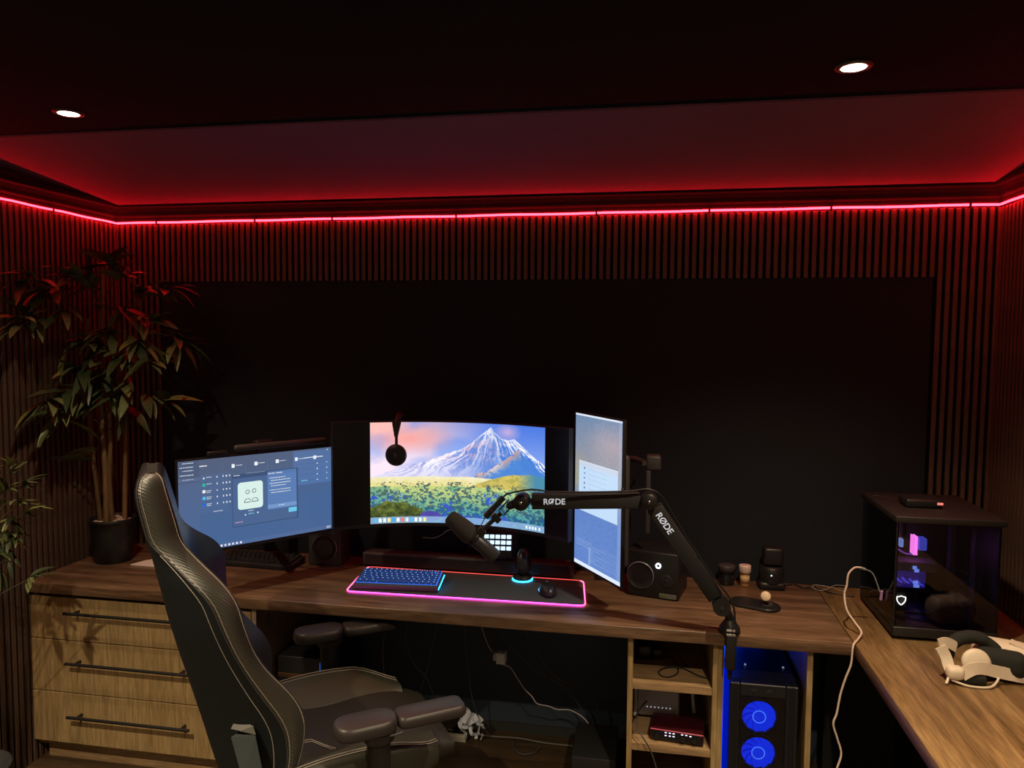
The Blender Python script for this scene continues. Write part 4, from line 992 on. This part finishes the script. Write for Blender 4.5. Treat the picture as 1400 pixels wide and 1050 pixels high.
tips = [((.17, -.28, 2.05), (.1, -1, .35), 9), ((.255, -.27, 2.00), (.7, -.1, .6), 8), ((.08, -.31, 1.96), (-.4, -.6, .4), 8), ((.15, -.35, 1.93), (0, -1, .3), 7),
        ((.12, -.45, 1.98), (-.4, -.9, .3), 6), ((.08, -.50, 1.92), (-.2, -1, .0), 7), ((.07, -.56, 1.80), (-.2, -1, .1), 7), ((.12, -.48, 1.83), (0, -1, 0), 6),
        ((.34, -.28, 1.92), (1, -.1, .2), 9), ((.24, -.30, 1.84), (.4, -.6, 0), 7), ((.38, -.27, 1.80), (1, -.1, .1), 9), ((.46, -.25, 1.74), (1, -.1, -.1), 8), ((.34, -.30, 1.72), (.9, -.3, -.2), 8),
        ((.20, -.33, 1.74), (.1, -1, -.1), 9), ((.13, -.34, 1.70), (-.2, -1, -.1), 9), ((.27, -.32, 1.66), (.5, -.8, -.2), 8), ((.38, -.30, 1.62), (.9, -.3, -.3), 7), ((.16, -.34, 1.60), (0, -1, -.3), 9),
        ((.24, -.33, 1.56), (.3, -.9, -.4), 8), ((.12, -.40, 1.58), (-.3, -.9, -.3), 8), ((.09, -.46, 1.50), (-.2, -1, -.2), 6), ((.18, -.35, 1.50), (0, -1, -.5), 8), ((.30, -.32, 1.50), (.6, -.6, -.4), 6),
        ((.38, -.29, 1.47), (1, -.2, -.1), 8), ((.10, -.48, 1.42), (-.1, -1, -.2), 8), ((.24, -.30, 1.42), (.3, -.8, -.5), 4),
        ((.50, -.26, 1.70), (1, -.1, -.1), 7), ((.43, -.25, 1.93), (1, -.1, .0), 6), ((.06, -.64, 1.78), (-.0, -1, .1), 7), ((.07, -.60, 1.95), (.0, -1, .1), 5), ((.45, -.27, 1.46), (1, -.2, .1), 6), ((.08, -.55, 1.47), (0, -1, .1), 6)]
for tip, d, n in tips:
    tip = Vector(tip); near = min(canes, key=lambda c: (Vector(c[1][-1]) - tip).length)
    cz = max(min(tip.z - .14, near[1][-1][2] - .01), 1.2)
    cp = min(spline([Vector(p) for p in near[1]], 6), key=lambda p: abs(p.z - cz))
    MB().tube([cp, (cp + tip) / 2 + Vector((0, 0, .03)), tip], .0022, 5, sub=4).build('twig', M_twig, pt, True)
    spray(pt, tip, d, n, g, big, (3, 3, 4, 3, 1))
for o_, v, y, k_ in (((.150, -.33, 1.29), (-.55, -.35, .72), (.5, -.4, .3), 4), ((.135, -.33, 1.235), (-.9, -.45, -.05), (.3, -.6, .7), 4), ((.150, -.34, 1.25), (-.7, -.5, .05), (.3, -.6, .5), 2), ((.16, -.36, 1.50), (-.5, -.7, .35), (.8, -.5, .4), 4), ((.40, -.33, 1.70), (.8, -.3, -.5), (.3, -.8, .4), 4), ((.10, -.44, 1.66), (.1, -.6, -.8), (.8, -.3, .1), 4), ((.14, -.35, 1.20), (-.7, -.6, .25), (.3, -.6, .7), 1)):
    inst('leaf', big[k_], pt, lmat(pt).inverted() @ frame(o_, v, y) @ Matrix.Scale(.95, 4))
# second plant, at the left edge of the view, on the floor
sm = [leafmesh(.075, .0085, .5, G2, .3), leafmesh(.085, .0095, .8, G1, .3), leafmesh(.07, .0095, .4, G3, .3)]
QX, QY = .20, -1.03
p2 = thing('potted_plant', 'leafy green potted plant at the left edge beside the drawer cabinet', 'plant', (QX - .03, QY, 0))
MB().lathe([(0, 0), (.11, 0), (.13, .24), (.135, .25), (.125, .25), (.12, .22), (0, .215)], (QX - .03, QY, 0), 32).build('pot', mat('pot_grey', (.03, .03, .032), .6), p2, True)
for (dx, dy, zt) in ((-.02, .0, 1.05), (.02, .02, 1.15), (.0, -.03, .95)):
    MB().tube([(QX - .03, QY, .20), (QX - .03 + dx * .5, QY + dy * .5, .6), (QX - .02 + dx, QY + dy, zt)], [.009, .007, .004], 7, sub=5).build('stem', M_twig, p2, True)
g = random.Random(5)
for tip, d, n in (((.255, -.95, 1.27), (.2, -.3, 1), 5), ((.30, -.925, 1.285), (.4, 0, 1), 7), ((.335, -.925, 1.215), (.8, 0, .5), 8), ((.28, -.94, 1.21), (.3, -.4, .6), 9), ((.25, -.95, 1.15), (.3, -.4, .4), 9), ((.34, -.93, 1.165), (1, 0, .5), 8), ((.355, -.925, 1.13), (1, 0, .1), 7), ((.30, -.94, 1.10), (.7, -.3, -.1), 10), ((.27, -.945, 1.05), (.5, -.4, -.3), 9),
                  ((.31, -.94, 1.04), (.8, -.1, -.1), 7), ((.25, -.95, .99), (.4, -.4, -.5), 8), ((.28, -.95, .965), (.6, -.2, -.5), 5), ((.25, -.95, .92), (.4, -.1, -.8), 4), ((.375, -.93, .905), (1, 0, .7), 7), ((.24, -1.0, 1.2), (0, -.5, .6), 6), ((.22, -1.03, 1.06), (0, -.6, .2), 7)):
    tip = Vector(tip); z0_ = max(.3, min(1.0, tip.z - .12))
    MB().tube([(QX - .02, QY, z0_), tuple((Vector((QX, QY, z0_)) + tip) / 2 + Vector((0, 0, .01))), tuple(tip)], .0016, 5, sub=4).build('twig', M_twig, p2, True)
    spray(p2, tip, d, n, g, sm, (5, 4, 1), 1.0, .03)

# ================================================================== computers
M_mesh = mat('perforated_steel', (.022, .022, .024), .5, .4)
def fan(parent, c, axis, R, m_blade, m_frame, ringm=None, blades=9):
    ax = Vector(axis).normalized(); a = ax.orthogonal().normalized(); b = ax.cross(a); c = Vector(c)
    f = MB().lathe([(R, -.010), (R * 1.06, -.010), (R * 1.06, .012), (R, .012), (R, -.010)], c, 36, ax).build('fan_frame', m_frame, parent, True)
    q = MB().lathe([(0, .004), (R * .30, .003), (R * .33, -.004), (R * .33, -.010), (0, -.010)], c, 24, ax).build('fan_hub', m_blade, f, True)
    k_ = MB()
    for i in range(blades):
        t0 = 2 * PI * i / blades; rows_ = []
        for j in range(6):
            rr_ = R * (.32 + .65 * j / 5); tw = t0 + .55 * (j / 5) ** 1.2
            e0, e1 = tw, tw + .52
            p0 = c + (a * math.cos(e0) + b * math.sin(e0)) * rr_ + ax * .005; p1 = c + (a * math.cos(e1) + b * math.sin(e1)) * rr_ - ax * .005
            rows_.append([p0, p0 * .5 + p1 * .5 + ax * .0015, p1])
        k_.loft(rows_, closed=False)
    k_.build('fan_blades', m_blade, f, True)
    if ringm: MB().lathe([(R * .97, .012), (R * 1.03, .012), (R * 1.03, .0145), (R * .97, .0145), (R * .97, .012)], c, 36, ax).build('light_ring', ringm, f, True)
    return f
# black tower in the bay with two blue fans
tw = thing('computer_tower', 'black computer tower with two blue glowing fans in the desk bay', 'computer', (2.842, -.30, 0))
TX0, TX1, TY, TZ = 2.732, 2.956, -.535, .566
b = MB()
b.box(TX0, TX0 + .004, TY + .02, -.09, .02, TZ - .004).box(TX1 - .004, TX1, TY + .02, -.09, .02, TZ - .004).box(TX0, TX1, TY + .02, -.09, TZ - .006, TZ).box(TX0, TX1, TY + .02, -.09, .02, .026).box(TX0, TX1, -.094, -.09, .02, TZ)
b.build('case', M_blk, tw, True)
for fx in (TX0 + .03, TX1 - .03):
    MB().box(fx - .012, fx + .012, TY + .04, -.12, .0005, .02).build('foot', M_blk, tw, True)
fp = MB().rbox(TX0, TX0 + .034, TY - .012, TY + .018, .022, TZ, .004, 1).rbox(TX1 - .040, TX1, TY - .012, TY + .018, .022, TZ, .004, 1).rbox(TX0 + .034, TX1 - .040, TY - .012, TY + .018, TZ - .045, TZ, .003, 1).build('front_frame', M_mesh, tw, True)
for i in range(26):
    z = .05 + i * .0195
    for xx in (TX0 + .008, TX1 - .030): MB()
dots = MB()
for i in range(60):
    for j in range(3):
        dots.box(TX0 + .008 + j * .007, TX0 + .012 + j * .007, TY - .0126, TY - .012, .05 + i * .0088, .054 + i * .0088); dots.box(TX1 - .030 + j * .007, TX1 - .026 + j * .007, TY - .0126, TY - .012, .05 + i * .0088, .054 + i * .0088)
tag(dots.build('perforation', M_felt, tw, True), kind='stuff')
M_bfan = emis('blue_fan_plastic', (.0, .035, 1), 1.5); M_bpl = emis('blue_glow_plate', (.0, .02, 1), .75)
for z in (.445, .317, .189):
    f_ = fan(tw, (2.833, TY + .012, z), (0, -1, 0), .0575, M_bfan, M_blk, None, 11)
    MB().lathe([(0, 0), (.057, 0)], (2.833, TY + .0245, z), 32, (0, -1, 0)).build('fan_glow', M_bpl, f_, True)  # glow disc added behind each fan to fill the gaps between blades
    MB().lathe([(.0195, .006), (.0215, .0075), (.0225, .006)], (2.833, TY + .010, z), 30, (0, -1, 0)).build('hub_ring', emis('hub_ring_blue', (.10, .30, 1), 2), f_, True)
MB().box(TX0 + .034, TX1 - .040, TY + .026, TY + .028, .06, TZ - .05).build('fan_backplate', M_blk, tw, True)
MB().box(TX0 + .034, TX1 - .040, TY - .010, TY - .007, .03, TZ - .045).build('front_glass', glass('smoked_glass', (.62, .62, .66)), tw, True)
for i in range(2): MB().rbox(TX0 + .07 + i * .05, TX0 + .088 + i * .05, TY - .0135, TY - .012, TZ - .028, TZ - .018, .0005, 1).build('port', M_blkm, tw, True)
for i, xx in enumerate((2.80, 2.93)):
    MB().ell((xx, -.40, TZ + .003), (.004, .004, .003)).build('top_light', emis('top_led', (.5, .6, 1), .35), tw, True)
# blue led on the top that washes the bay's back
bl = MB().rbox(2.735, 2.90, -.135, -.12, TZ + .001, TZ + .010, .002, 1).build('blue_light_bar', emis('blue_strip', (.0, .03, 1), 9), tw, True)
L = bpy.data.lights.new('tower_led', 'POINT'); L.energy = .55; L.color = (.0, .06, 1); L.shadow_soft_size = .02
o = bpy.data.objects.new('tower_led', L); COL.objects.link(o); o.location = (2.765, -.085, TZ + .055)
bl2 = MB().rbox(2.7115, 2.7145, -.52, -.2, .06, .60, .001, 1).build('blue_side_glow', emis('blue_glow_dim', (.0, .02, 1), 1.6), tw, True)  # glowing sheet standing in for blue light on the bay's left wall
# glass computer on the return worktop
gx0, gx1, gy0, gy1, gz0, gz1 = 3.250, 3.560, -.525, -.150, T + .018, 1.142
gc = thing('computer_case', 'glass-sided computer case with purple and blue lights on the right return worktop', 'computer', ((gx0 + gx1) / 2, (gy0 + gy1) / 2, T))
for xx in (gx0 + .03, gx1 - .03):
    MB().box(xx - .015, xx + .015, gy0 + .03, gy1 - .03, T, T + .012).build('foot', M_blk, gc, True)
MB().rbox(gx0 - .004, gx1 + .004, gy0 - .006, gy1, T + .010, gz0 + .026, .004).build('bottom_frame', M_blk, gc, True)
MB().rbox(gx0 - .010, gx1 + .012, gy0 - .012, gy1 + .01, gz1, gz1 + .022, .004).build('top_panel', mat('case_top', (.012, .009, .009), .6), gc, True)
MB().box(gx1 - .006, gx1, gy0, gy1, gz0, gz1).box(gx0, gx1, gy1 - .004, gy1, gz0, gz1).build('back_shell', M_blk, gc, True)
MB().box(gx0 + .14, gx1 - .01, gy1 - .03, gy1 - .004, gz0 + .03, gz1 - .01).build('motherboard_tray', M_blkm, gc, True)
M_glass = glass('case_glass', (.66, .66, .72))
MB().box(gx0, gx1, gy0 - .004, gy0, gz0 + .02, gz1).build('front_glass', M_glass, gc, True)
MB().box(gx0 - .004, gx0, gy0, gy1, gz0 + .02, gz1).build('side_glass', M_glass, gc, True)
MB().box(gx0 - .004, gx0 + .003, gy0 - .004, gy0 + .003, gz0, gz1).build('corner_post', M_blk, gc, True)
MB().box(gx0 + .235, gx0 + .238, gy0 - .001, gy0 + .03, gz0 + .03, gz1 - .01).build('inner_post', M_gry, gc, True)
M_dimf = emis('purple_fan', (.12, .09, .34), .5); M_dimb = emis('blue_fan_dim', (.05, .05, .55), .5)
M_fring = emis('fan_ring_violet', (.10, .08, .42), .45)
for z, m_ in ((gz1 - .075, M_dimf), (gz1 - .19, M_dimb), (gz1 - .305, M_dimf)):
    fan(gc, (gx0 + .022, gy0 + .16, z), (-1, 0, 0), .052, m_, M_blk, M_fring, 7)
yb = -.25
MB().rbox(3.325, 3.470, yb - .02, yb + .06, .905, .938, .003).build('graphics_card', mat('card_grey', (.34, .32, .36), .5), gc, True)
MB().rbox(3.328, 3.436, yb - .01, yb + .06, .842, .900, .003).build('card_cooler', emis('card_purple', (.07, .04, .5), .30), gc, True)
for i in range(4): MB().tube([(3.332 + i * .024, yb - .012, .882 - .003 * i), (3.345 + i * .024, yb - .013, .868 - .003 * i), (3.356 + i * .024, yb - .012, .862 - .003 * i)], .0035, 6, sub=2).build('card_light', emis('card_blue', (.12, .10, 1), .9), gc, True)
for i in range(2): MB().box(3.392 + i * .0085, 3.396 + i * .0085, yb - .01, yb + .03, .962, 1.030).build('memory_stick', emis('memory_pink', (1, .22, .75), 2.2), gc, True)
MB().rbox(3.410, 3.436, yb - .01, yb + .03, .980, 1.024, .003).build('cooler_block', emis('cooler_blue', (.10, .12, .8), .8), gc, True)
MB().rbox(3.344, 3.356, yb - .015, yb + .01, .990, 1.020, .003).build('display_tile', emis('tile_blue', (.30, .45, 1), .9), gc, True)
MB().tube([(3.334, yb - .01, .985), (3.36, yb - .015, .970), (3.385, yb - .01, .965)], .003, 6, sub=4).build('tube_light', emis('violet_tube', (.4, .12, .8), .6), gc, True)
for i, (x_, z_) in enumerate(((3.394, .920), (3.400, .909), (3.397, .866), (3.399, .853))): MB().rbox(x_ - .007, x_ + .006 + .002 * i, yb - .0235, yb - .0205, z_ - .005, z_ + .006, .0005, 1).build('card_emblem', emis('emblem_blue', (.22, .35, 1), 1.4), gc, True)
M_rad = mat('radiator_grey', (.05, .058, .065), .5)
MB().rbox(gx0 + .262, gx0 + .284, yb - .005, yb + .02, .905, 1.08, .003).build('cable_comb', mat('pale_strip', (.16, .20, .24), .4), gc, True)
for z in (.91, .83): fan(gc, (gx0 + .262, gy0 + .14, z), (-1, -.45, 0), .042, M_rad, M_gry, None, 7)
# shield emblem glowing behind the front glass
def shield(s): return [Vector((x * s, 0, z * s)) for x, z in ((-.9, .75), (-.45, .82), (0, 1.0), (.45, .82), (.9, .75), (.85, -.1), (.45, -.7), (0, -1.05), (-.45, -.7), (-.85, -.1))]
sh = [p + Vector((gx0 + .030, gy0 + .03, .872)) for p in shield(.0145)]
MB().tube(sh, .0018, 6, closed=True, sub=3).build('shield_emblem', emis('emblem_white', (1, .95, .78), 4), gc, True)
MB().ell((gx0 + .030, gy0 + .032, .873), (.005, .0015, .006)).build('emblem_centre', mat('emblem_dark', (.12, .11, .08), .5), gc, True)
MB().rbox(gx0 + .012, gx0 + .048, gy0 + .034, gy0 + .045, gz0 + .03, .90, .002, 1).build('emblem_post', M_blkm, gc, True)
MB().tube([(gx0 + .06, gy0 + .12, gz0 + .035), (gx0 + .10, gy0 + .08, gz0 + .045), (gx0 + .15, gy0 + .10, gz0 + .04), (gx0 + .20, gy0 + .16, gz0 + .06)], .004, 6, sub=5).tube([(gx0 + .08, gy0 + .2, gz0 + .05), (gx0 + .13, gy0 + .16, gz0 + .10), (gx0 + .19, gy0 + .14, gz0 + .085)], .004, 6, sub=5).build('inner_cables', M_gry, gc, True)
# controller lying on top
t = thing('controller_box', 'small black box with a red light on top of the glass computer', 'gadget', (3.37, -.36, gz1 + .0225))
MB().rbox(3.315, 3.43, -.40, -.31, gz1 + .0225, gz1 + .052, .008, 3, None).build('body', M_blk, t, True)
MB().rbox(3.412, 3.4305, -.402, -.40, gz1 + .036, gz1 + .044, .0005, 1).build('status_light', emis('red_status', (1, .25, .2), .9), t, True)
cable('thin cable lying on the rear of the glass computer top', [(3.262, -.22, gz1 + .024), (3.285, -.235, gz1 + .024), (3.31, -.26, gz1 + .024), (3.335, -.29, gz1 + .024)], .0014, M_metal)

# ---- headset on the return worktop
M_vr = mat('headset_white', (.70, .60, .46), .5); M_vrs = mat('strap_cream', (.62, .53, .41), .75, bump=.2, bscale=500); M_pad = mat('foam_black', (.012, .013, .010), .9)
hs = thing('headset', 'white virtual reality headset with straps and black face foam on the return worktop', 'headset', (3.41, -.80, T))
def ribbon(pts, w, th, wdir, sub=5):
    P = spline([Vector(p) for p in pts], sub); rings = []
    for i, p in enumerate(P):
        d = (P[min(len(P) - 1, i + 1)] - P[max(0, i - 1)]).normalized(); wv_ = Vector(wdir); wv_ = (wv_ - d * wv_.dot(d)).normalized(); n_ = d.cross(wv_)
        rings.append([p + wv_ * w / 2 + n_ * th / 2, p - wv_ * w / 2 + n_ * th / 2, p - wv_ * w / 2 - n_ * th / 2, p + wv_ * w / 2 - n_ * th / 2])
    return MB().loft(rings, smooth=False)
# front visor body (far right), outlined ring-like shell
vm = Matrix.Translation((3.475, -.755, T + .048)) @ Matrix.Rotation(rad(-20), 4, 'Z')
MB().rbox(-.075, .085, -.012, .085, -.046, .046, .036, 5, vm).build('visor', M_vr, hs, True)
MB().rbox(-.070, .062, -.055, .0, -.036, .042, .030, 5, vm).build('face_foam', M_pad, hs, True)
ribbon([(3.505, -.735, T + .098), (3.548, -.765, T + .080), (3.556, -.79, T + .045), (3.535, -.80, T + .012)], .030, .007, (0, 1, .2)).build('visor_rim', M_vr, hs, True)
MB().ell((3.5505, -.806, T + .045), (.0022, .0022, .0022)).build('rim_dot', M_blk, hs, True)
# arched rear cushion
MB().tube([(3.325, -.765, T + .030), (3.335, -.755, T + .075), (3.365, -.750, T + .103), (3.410, -.750, T + .108), (3.450, -.755, T + .088), (3.47, -.77, T + .06)], [.013, .017, .019, .019, .016, .012], 12, sub=6).build('head_cushion', M_pad, hs, True)
# round strap dial
MB().lathe([(0, .010), (.028, .010), (.037, .006), (.040, .0), (.037, -.008), (0, -.010)], (3.392, -.795, T + .050), 32, (-.05, -1, .28)).build('strap_dial', M_vr, hs, True)
ribbon([(3.335, -.838, T + .028), (3.365, -.838, T + .048), (3.395, -.832, T + .050), (3.43, -.822, T + .040), (3.475, -.812, T + .030), (3.535, -.805, T + .020)], .034, .006, (0, .15, 1)).build('side_arm', M_vr, hs, True)
ribbon([(3.292, -.800, T + .092), (3.305, -.805, T + .065), (3.312, -.82, T + .035), (3.325, -.83, T + .022)], .032, .006, (1, .1, .2)).build('strap', M_vrs, hs, True)
ribbon([(3.288, -.798, T + .098), (3.315, -.785, T + .100), (3.345, -.772, T + .083)], .030, .005, (0, .25, 1)).build('strap', M_vrs, hs, True)
MB().rbox(3.298, 3.345, -.850, -.812, T + .012, T + .050, .014, 4).build('strap_hinge', M_vr, hs, True)
MB().tube([(3.305, -.835, T + .02), (3.298, -.845, T + .012), (3.293, -.850, T + .004)], .004, 7).build('strap_tip', M_vr, hs, True)
MB().tube([(3.31, -.84, T + .012), (3.35, -.855, T + .0045), (3.40, -.855, T + .0045), (3.425, -.84, T + .010), (3.44, -.825, T + .022)], .0035, 6, sub=4).build('lower_strap', M_vrs, hs, True)
MB().rbox(-.04, .03, -.012, .012, 0, .028, .008, 3, Matrix.Translation((3.375, -.83, T + .001))).build('battery_pack', M_pad, hs, True)

# ================================================================== inside the shelf unit
t = thing('power_adapter', 'black power adapter with tangled cord on the top open shelf', 'adapter', (2.455, -.36, .5455))
MB().rbox(2.412, 2.47, -.38, -.30, .5455, .600, .008).rbox(2.474, 2.512, -.37, -.32, .5455, .585, .006).build('body', M_blk, t, True)
MB().tube([(2.505, -.35, .555), (2.54, -.38, .56), (2.562, -.43, .549), (2.558, -.478, .549), (2.53, -.510, .549), (2.502, -.505, .549), (2.495, -.470, .549), (2.53, -.435, .552), (2.58, -.43, .549), (2.625, -.475, .549), (2.660, -.495, .549)], .0025, 6, sub=5).tube([(2.51, -.34, .575), (2.55, -.36, .585), (2.58, -.39, .56), (2.60, -.42, .549)], .0025, 6, sub=5).build('cord', M_blkm, t, True)
t = thing('router', 'white wifi router with stub antennas leaning in the middle shelf', 'router', (2.50, -.16, .3255))
rm = Matrix.Translation((2.500, -.352, .374)) @ Matrix.Rotation(rad(0), 4, 'Z') @ Matrix.Rotation(rad(58), 4, 'X')
MB().rbox(-.080, .075, -.045, .045, -.012, .012, .010, 3, rm).build('body', mat('router_white', (.62, .64, .74), .5), t, True)
for i in range(7): MB().box(-.045 + i * .014, -.041 + i * .014, -.020, -.016, .012, .0126, rm).build('status_light', emis('router_led', (.7, .75, .9), .5), t, True)
for x_ in (2.4135, 2.630): MB().cyl((x_, -.40 if x_ < 2.5 else -.34, .3365 + .005), (x_ + (.002 if x_ < 2.5 else -.012), -.36 if x_ < 2.5 else -.30, .47), .0068, n=12).build('antenna', mat('antenna_grey', (.55, .56, .58), .4), t, True)
t = thing('audio_interface', 'red and black audio interface with small white lights on the middle shelf', 'audio interface', (2.557, -.47, .3255))
im = Matrix.Translation((2.557, -.538, .3285)) @ Matrix.Rotation(rad(-6), 4, 'Z')
MB().rbox(-.090, .092, 0, .118, 0, .040, .004, 2, im).build('body', mat('red_metal', (.055, .004, .008), .4, .3), t, True)
fpn = MB().rbox(-.086, .088, -.003, 0, .003, .037, .002, 1, im).build('front_panel', mat('gloss_black', (.008, .008, .010), .2), t, True)
MB().rbox(-.090, .092, -.003, .0, .0375, .0405, .001, 1, im).build('red_edge', emis('red_edge_glow', (.8, .10, .14), .45), t, True)
for i, (x_, z_) in enumerate(((-.036, .040), (-.022, .040), (-.009, .040), (-.036, .027), (-.022, .027), (-.009, .027), (.020, .041), (.034, .041), (.048, .039))):
    MB().rbox(x_ - .0035, x_ + .0035, -.0036, -.003, z_ * .8 - .0018, z_ * .8 + .0018, .0003, 1, im).build('indicator', emis('indicator_white', (.8, .75, 1), 1.6), fpn, True)
for x_ in (-.066, .022, .062): MB().cyl(im @ Vector((x_, -.003, .018)), im @ Vector((x_, -.012, .018)), .0080, n=18).build('knob', M_blk, fpn, True)
for x_ in (-.07, .07): MB().box(x_ - .01, x_ + .01, .02, .11, -.003, .0, im).build('foot', M_blk, t, True)
cable('black cable hanging over the front of the middle shelf', [(2.455, -.40, .40), (2.425, -.48, .40), (2.420, -.54, .385), (2.438, -.575, .362), (2.462, -.585, .33), (2.480, -.588, .29), (2.498, -.588, .22), (2.51, -.585, .10), (2.52, -.58, .004)], .0028, M_gry)

# ================================================================== under the desk
t = thing('power_plug', 'white plug adapter hanging under the desk with a white cable', 'plug', (1.84, -.12, .37))
MB().rbox(1.838, 1.878, -.16, -.11, .378, .425, .006, 2).build('body', mat('plug_white', (.80, .84, .95), .5), t, True)
MB().cyl((1.836, -.135, .402), (1.826, -.135, .402), .018, n=18).build('collar', mat('plug_white2', (.60, .60, .66), .5), t, True)
MB().ell((1.818, -.135, .412), (.006, .005, .005)).cyl((1.827, -.135, .41), (1.818, -.135, .411), .003, n=8).build('pin', M_metal, t, True)
M_wcab = mat('white_thin_cable', (.62, .55, .60), .5)
MB().tube([(1.838, -.13, .382), (1.858, -.12, .365), (1.892, -.112, .348), (1.918, -.111, .311), (1.950, -.108, .262), (1.983, -.105, .229), (2.006, -.102, .198), (2.053, -.095, .188), (2.09, -.089, .174), (2.150, -.080, .170), (2.22, -.078, .12), (2.26, -.09, .004)], .0026, 6, sub=5).tube([(1.744, -.10, .706), (1.752, -.14, .60), (1.775, -.15, .53), (1.80, -.148, .46), (1.82, -.136, .418)], .0016, 6, sub=4).build('cord', M_wcab, t, True)
M_dk = mat('dark_cable', (.065, .067, .074), .5)
hang = [([(1.418, -.26, .706), (1.412, -.29, .60), (1.408, -.31, .53), (1.398, -.30, .42), (1.41, -.25, .2), (1.45, -.1, .004)], 'leftmost black cable hanging from the underside of the desk'),
        ([(1.62, -.2, .706), (1.612, -.22, .60), (1.592, -.235, .48), (1.573, -.245, .39), (1.531, -.20, .27), (1.50, -.12, .05), (1.52, -.1, .004)], 'black cable hanging left of the white plug and bending left'),
        ([(1.92, -.1, .706), (1.937, -.12, .56), (2.0, -.117, .44), (2.08, -.112, .33), (2.19, -.095, .275), (2.25, -.06, .20), (2.28, -.05, .004)], 'dark cable sloping right under the desk above the white cable'),
        ([(1.79, -.12, .706), (1.82, -.125, .55), (1.899, -.117, .44), (2.0, -.102, .34), (2.11, -.088, .28), (2.2, -.05, .14), (2.2, -.05, .004)], 'dark cable running just above the white plug down to the right'),
        ([(1.70, -.09, .706), (1.69, -.10, .55), (1.71, -.11, .30), (1.74, -.08, .12), (1.80, -.06, .004)], 'black cable hanging straight down left of the white plug'),
        ([(1.50, -.3, .706), (1.505, -.31, .60), (1.50, -.31, .50), (1.53, -.28, .40), (1.56, -.2, .30), (1.58, -.1, .10), (1.60, -.06, .004)], 'black cable hanging between the two leftmost cables under the desk')]
for p, lb_ in hang: cable(lb_, p, .003, M_dk)
tag(MB().tube([(1.60, -.03, .006), (1.70, -.045, .008), (1.80, -.05, .006), (1.92, -.05, .010), (2.03, -.058, .006), (2.15, -.06, .006), (2.30, -.06, .006)], .004, 6, sub=5).build('cable', mat('dusty_cable', (.16, .15, .12), .7)), 'dusty pale cable running along the floor at the back wall', 'cable')
cable('black cable coiled on the floor in front of the dusty pale cable', [(1.90, -.06, .005), (1.91, -.12, .005), (1.95, -.16, .005), (2.0, -.14, .005), (2.02, -.09, .005)], .004, M_dk)
# crumpled white tissue
g = random.Random(3)
t = thing('crumpled_paper', 'crumpled white paper strips heaped by the back wall under the desk', 'paper', (1.70, -.09, 0))
M_tis = mat('tissue', (.74, .80, .90), .8)
for k_, (a_, b_, w_) in enumerate((((1.672, -.10, .175), (1.71, -.09, .115), .026), ((1.70, -.095, .135), (1.765, -.085, .085), .022), ((1.675, -.10, .105), (1.715, -.10, .065), .045), ((1.73, -.10, .105), (1.775, -.09, .060), .020), ((1.665, -.10, .085), (1.70, -.10, .012), .018), ((1.715, -.1, .065), (1.74, -.09, .010), .014), ((1.755, -.09, .07), (1.76, -.09, .008), .016), ((1.69, -.11, .12), (1.735, -.11, .09), .05))):
    a_, b_ = Vector(a_), Vector(b_); pts = [a_, a_.lerp(b_, .35) + Vector((g.uniform(-.008, .008), -.012, g.uniform(-.008, .008))), a_.lerp(b_, .7) + Vector((g.uniform(-.008, .008), .010, g.uniform(-.006, .006))), b_]
    ribbon(pts, w_, .0012, (.5 if k_ % 2 else -.3, .4, .9 if k_ % 3 else -.5), 3).build('strip', M_tis, t, True)
o = MB().rbox(1.50, 1.70, -.115, -.095, .0, .030, .003, 1).build('power_strip', mat('strip_white', (.42, .40, .34), .6)); tag(o, 'white power strip on the floor left of the crumpled paper', 'power strip')
# dark boxes on the floor
o = MB().rbox(2.175, 2.345, -.36, -.10, 0, .135, .006).build('subwoofer', mat('dark_box', (.016, .016, .016), .7)); tag(o, 'dark square box on the floor left of the shelf unit', 'box')
t = thing('computer_tower', 'second dark computer tower under the desk beside the drawer cabinet', 'computer', (1.10, -.24, 0))
MB().rbox(1.005, 1.205, -.44, -.06, .012, .47, .006).build('case', M_blk, t, True)
MB().rbox(1.012, 1.15, -.446, -.44, .385, .402, .001, 1).build('drive_slot', mat('copper_trim', (.22, .11, .06), .3, .8), t, True)
MB().rbox(1.02, 1.10, -.446, -.44, .335, .342, .001, 1).build('front_slot', mat('slot_trim', (.12, .10, .08), .3, .5), t, True)
MB().rbox(1.190, 1.2055, -.446, -.44, .395, .455, .001, 1).build('blue_light_panel', emis('blue_led_panel', (.02, .12, .55), .5), t, True)  # glowing panel for the blue light on the tower
for yy in (-.40, -.12): MB().box(1.02, 1.19, yy, yy + .03, 0, .012).build('foot', M_blk, t, True)
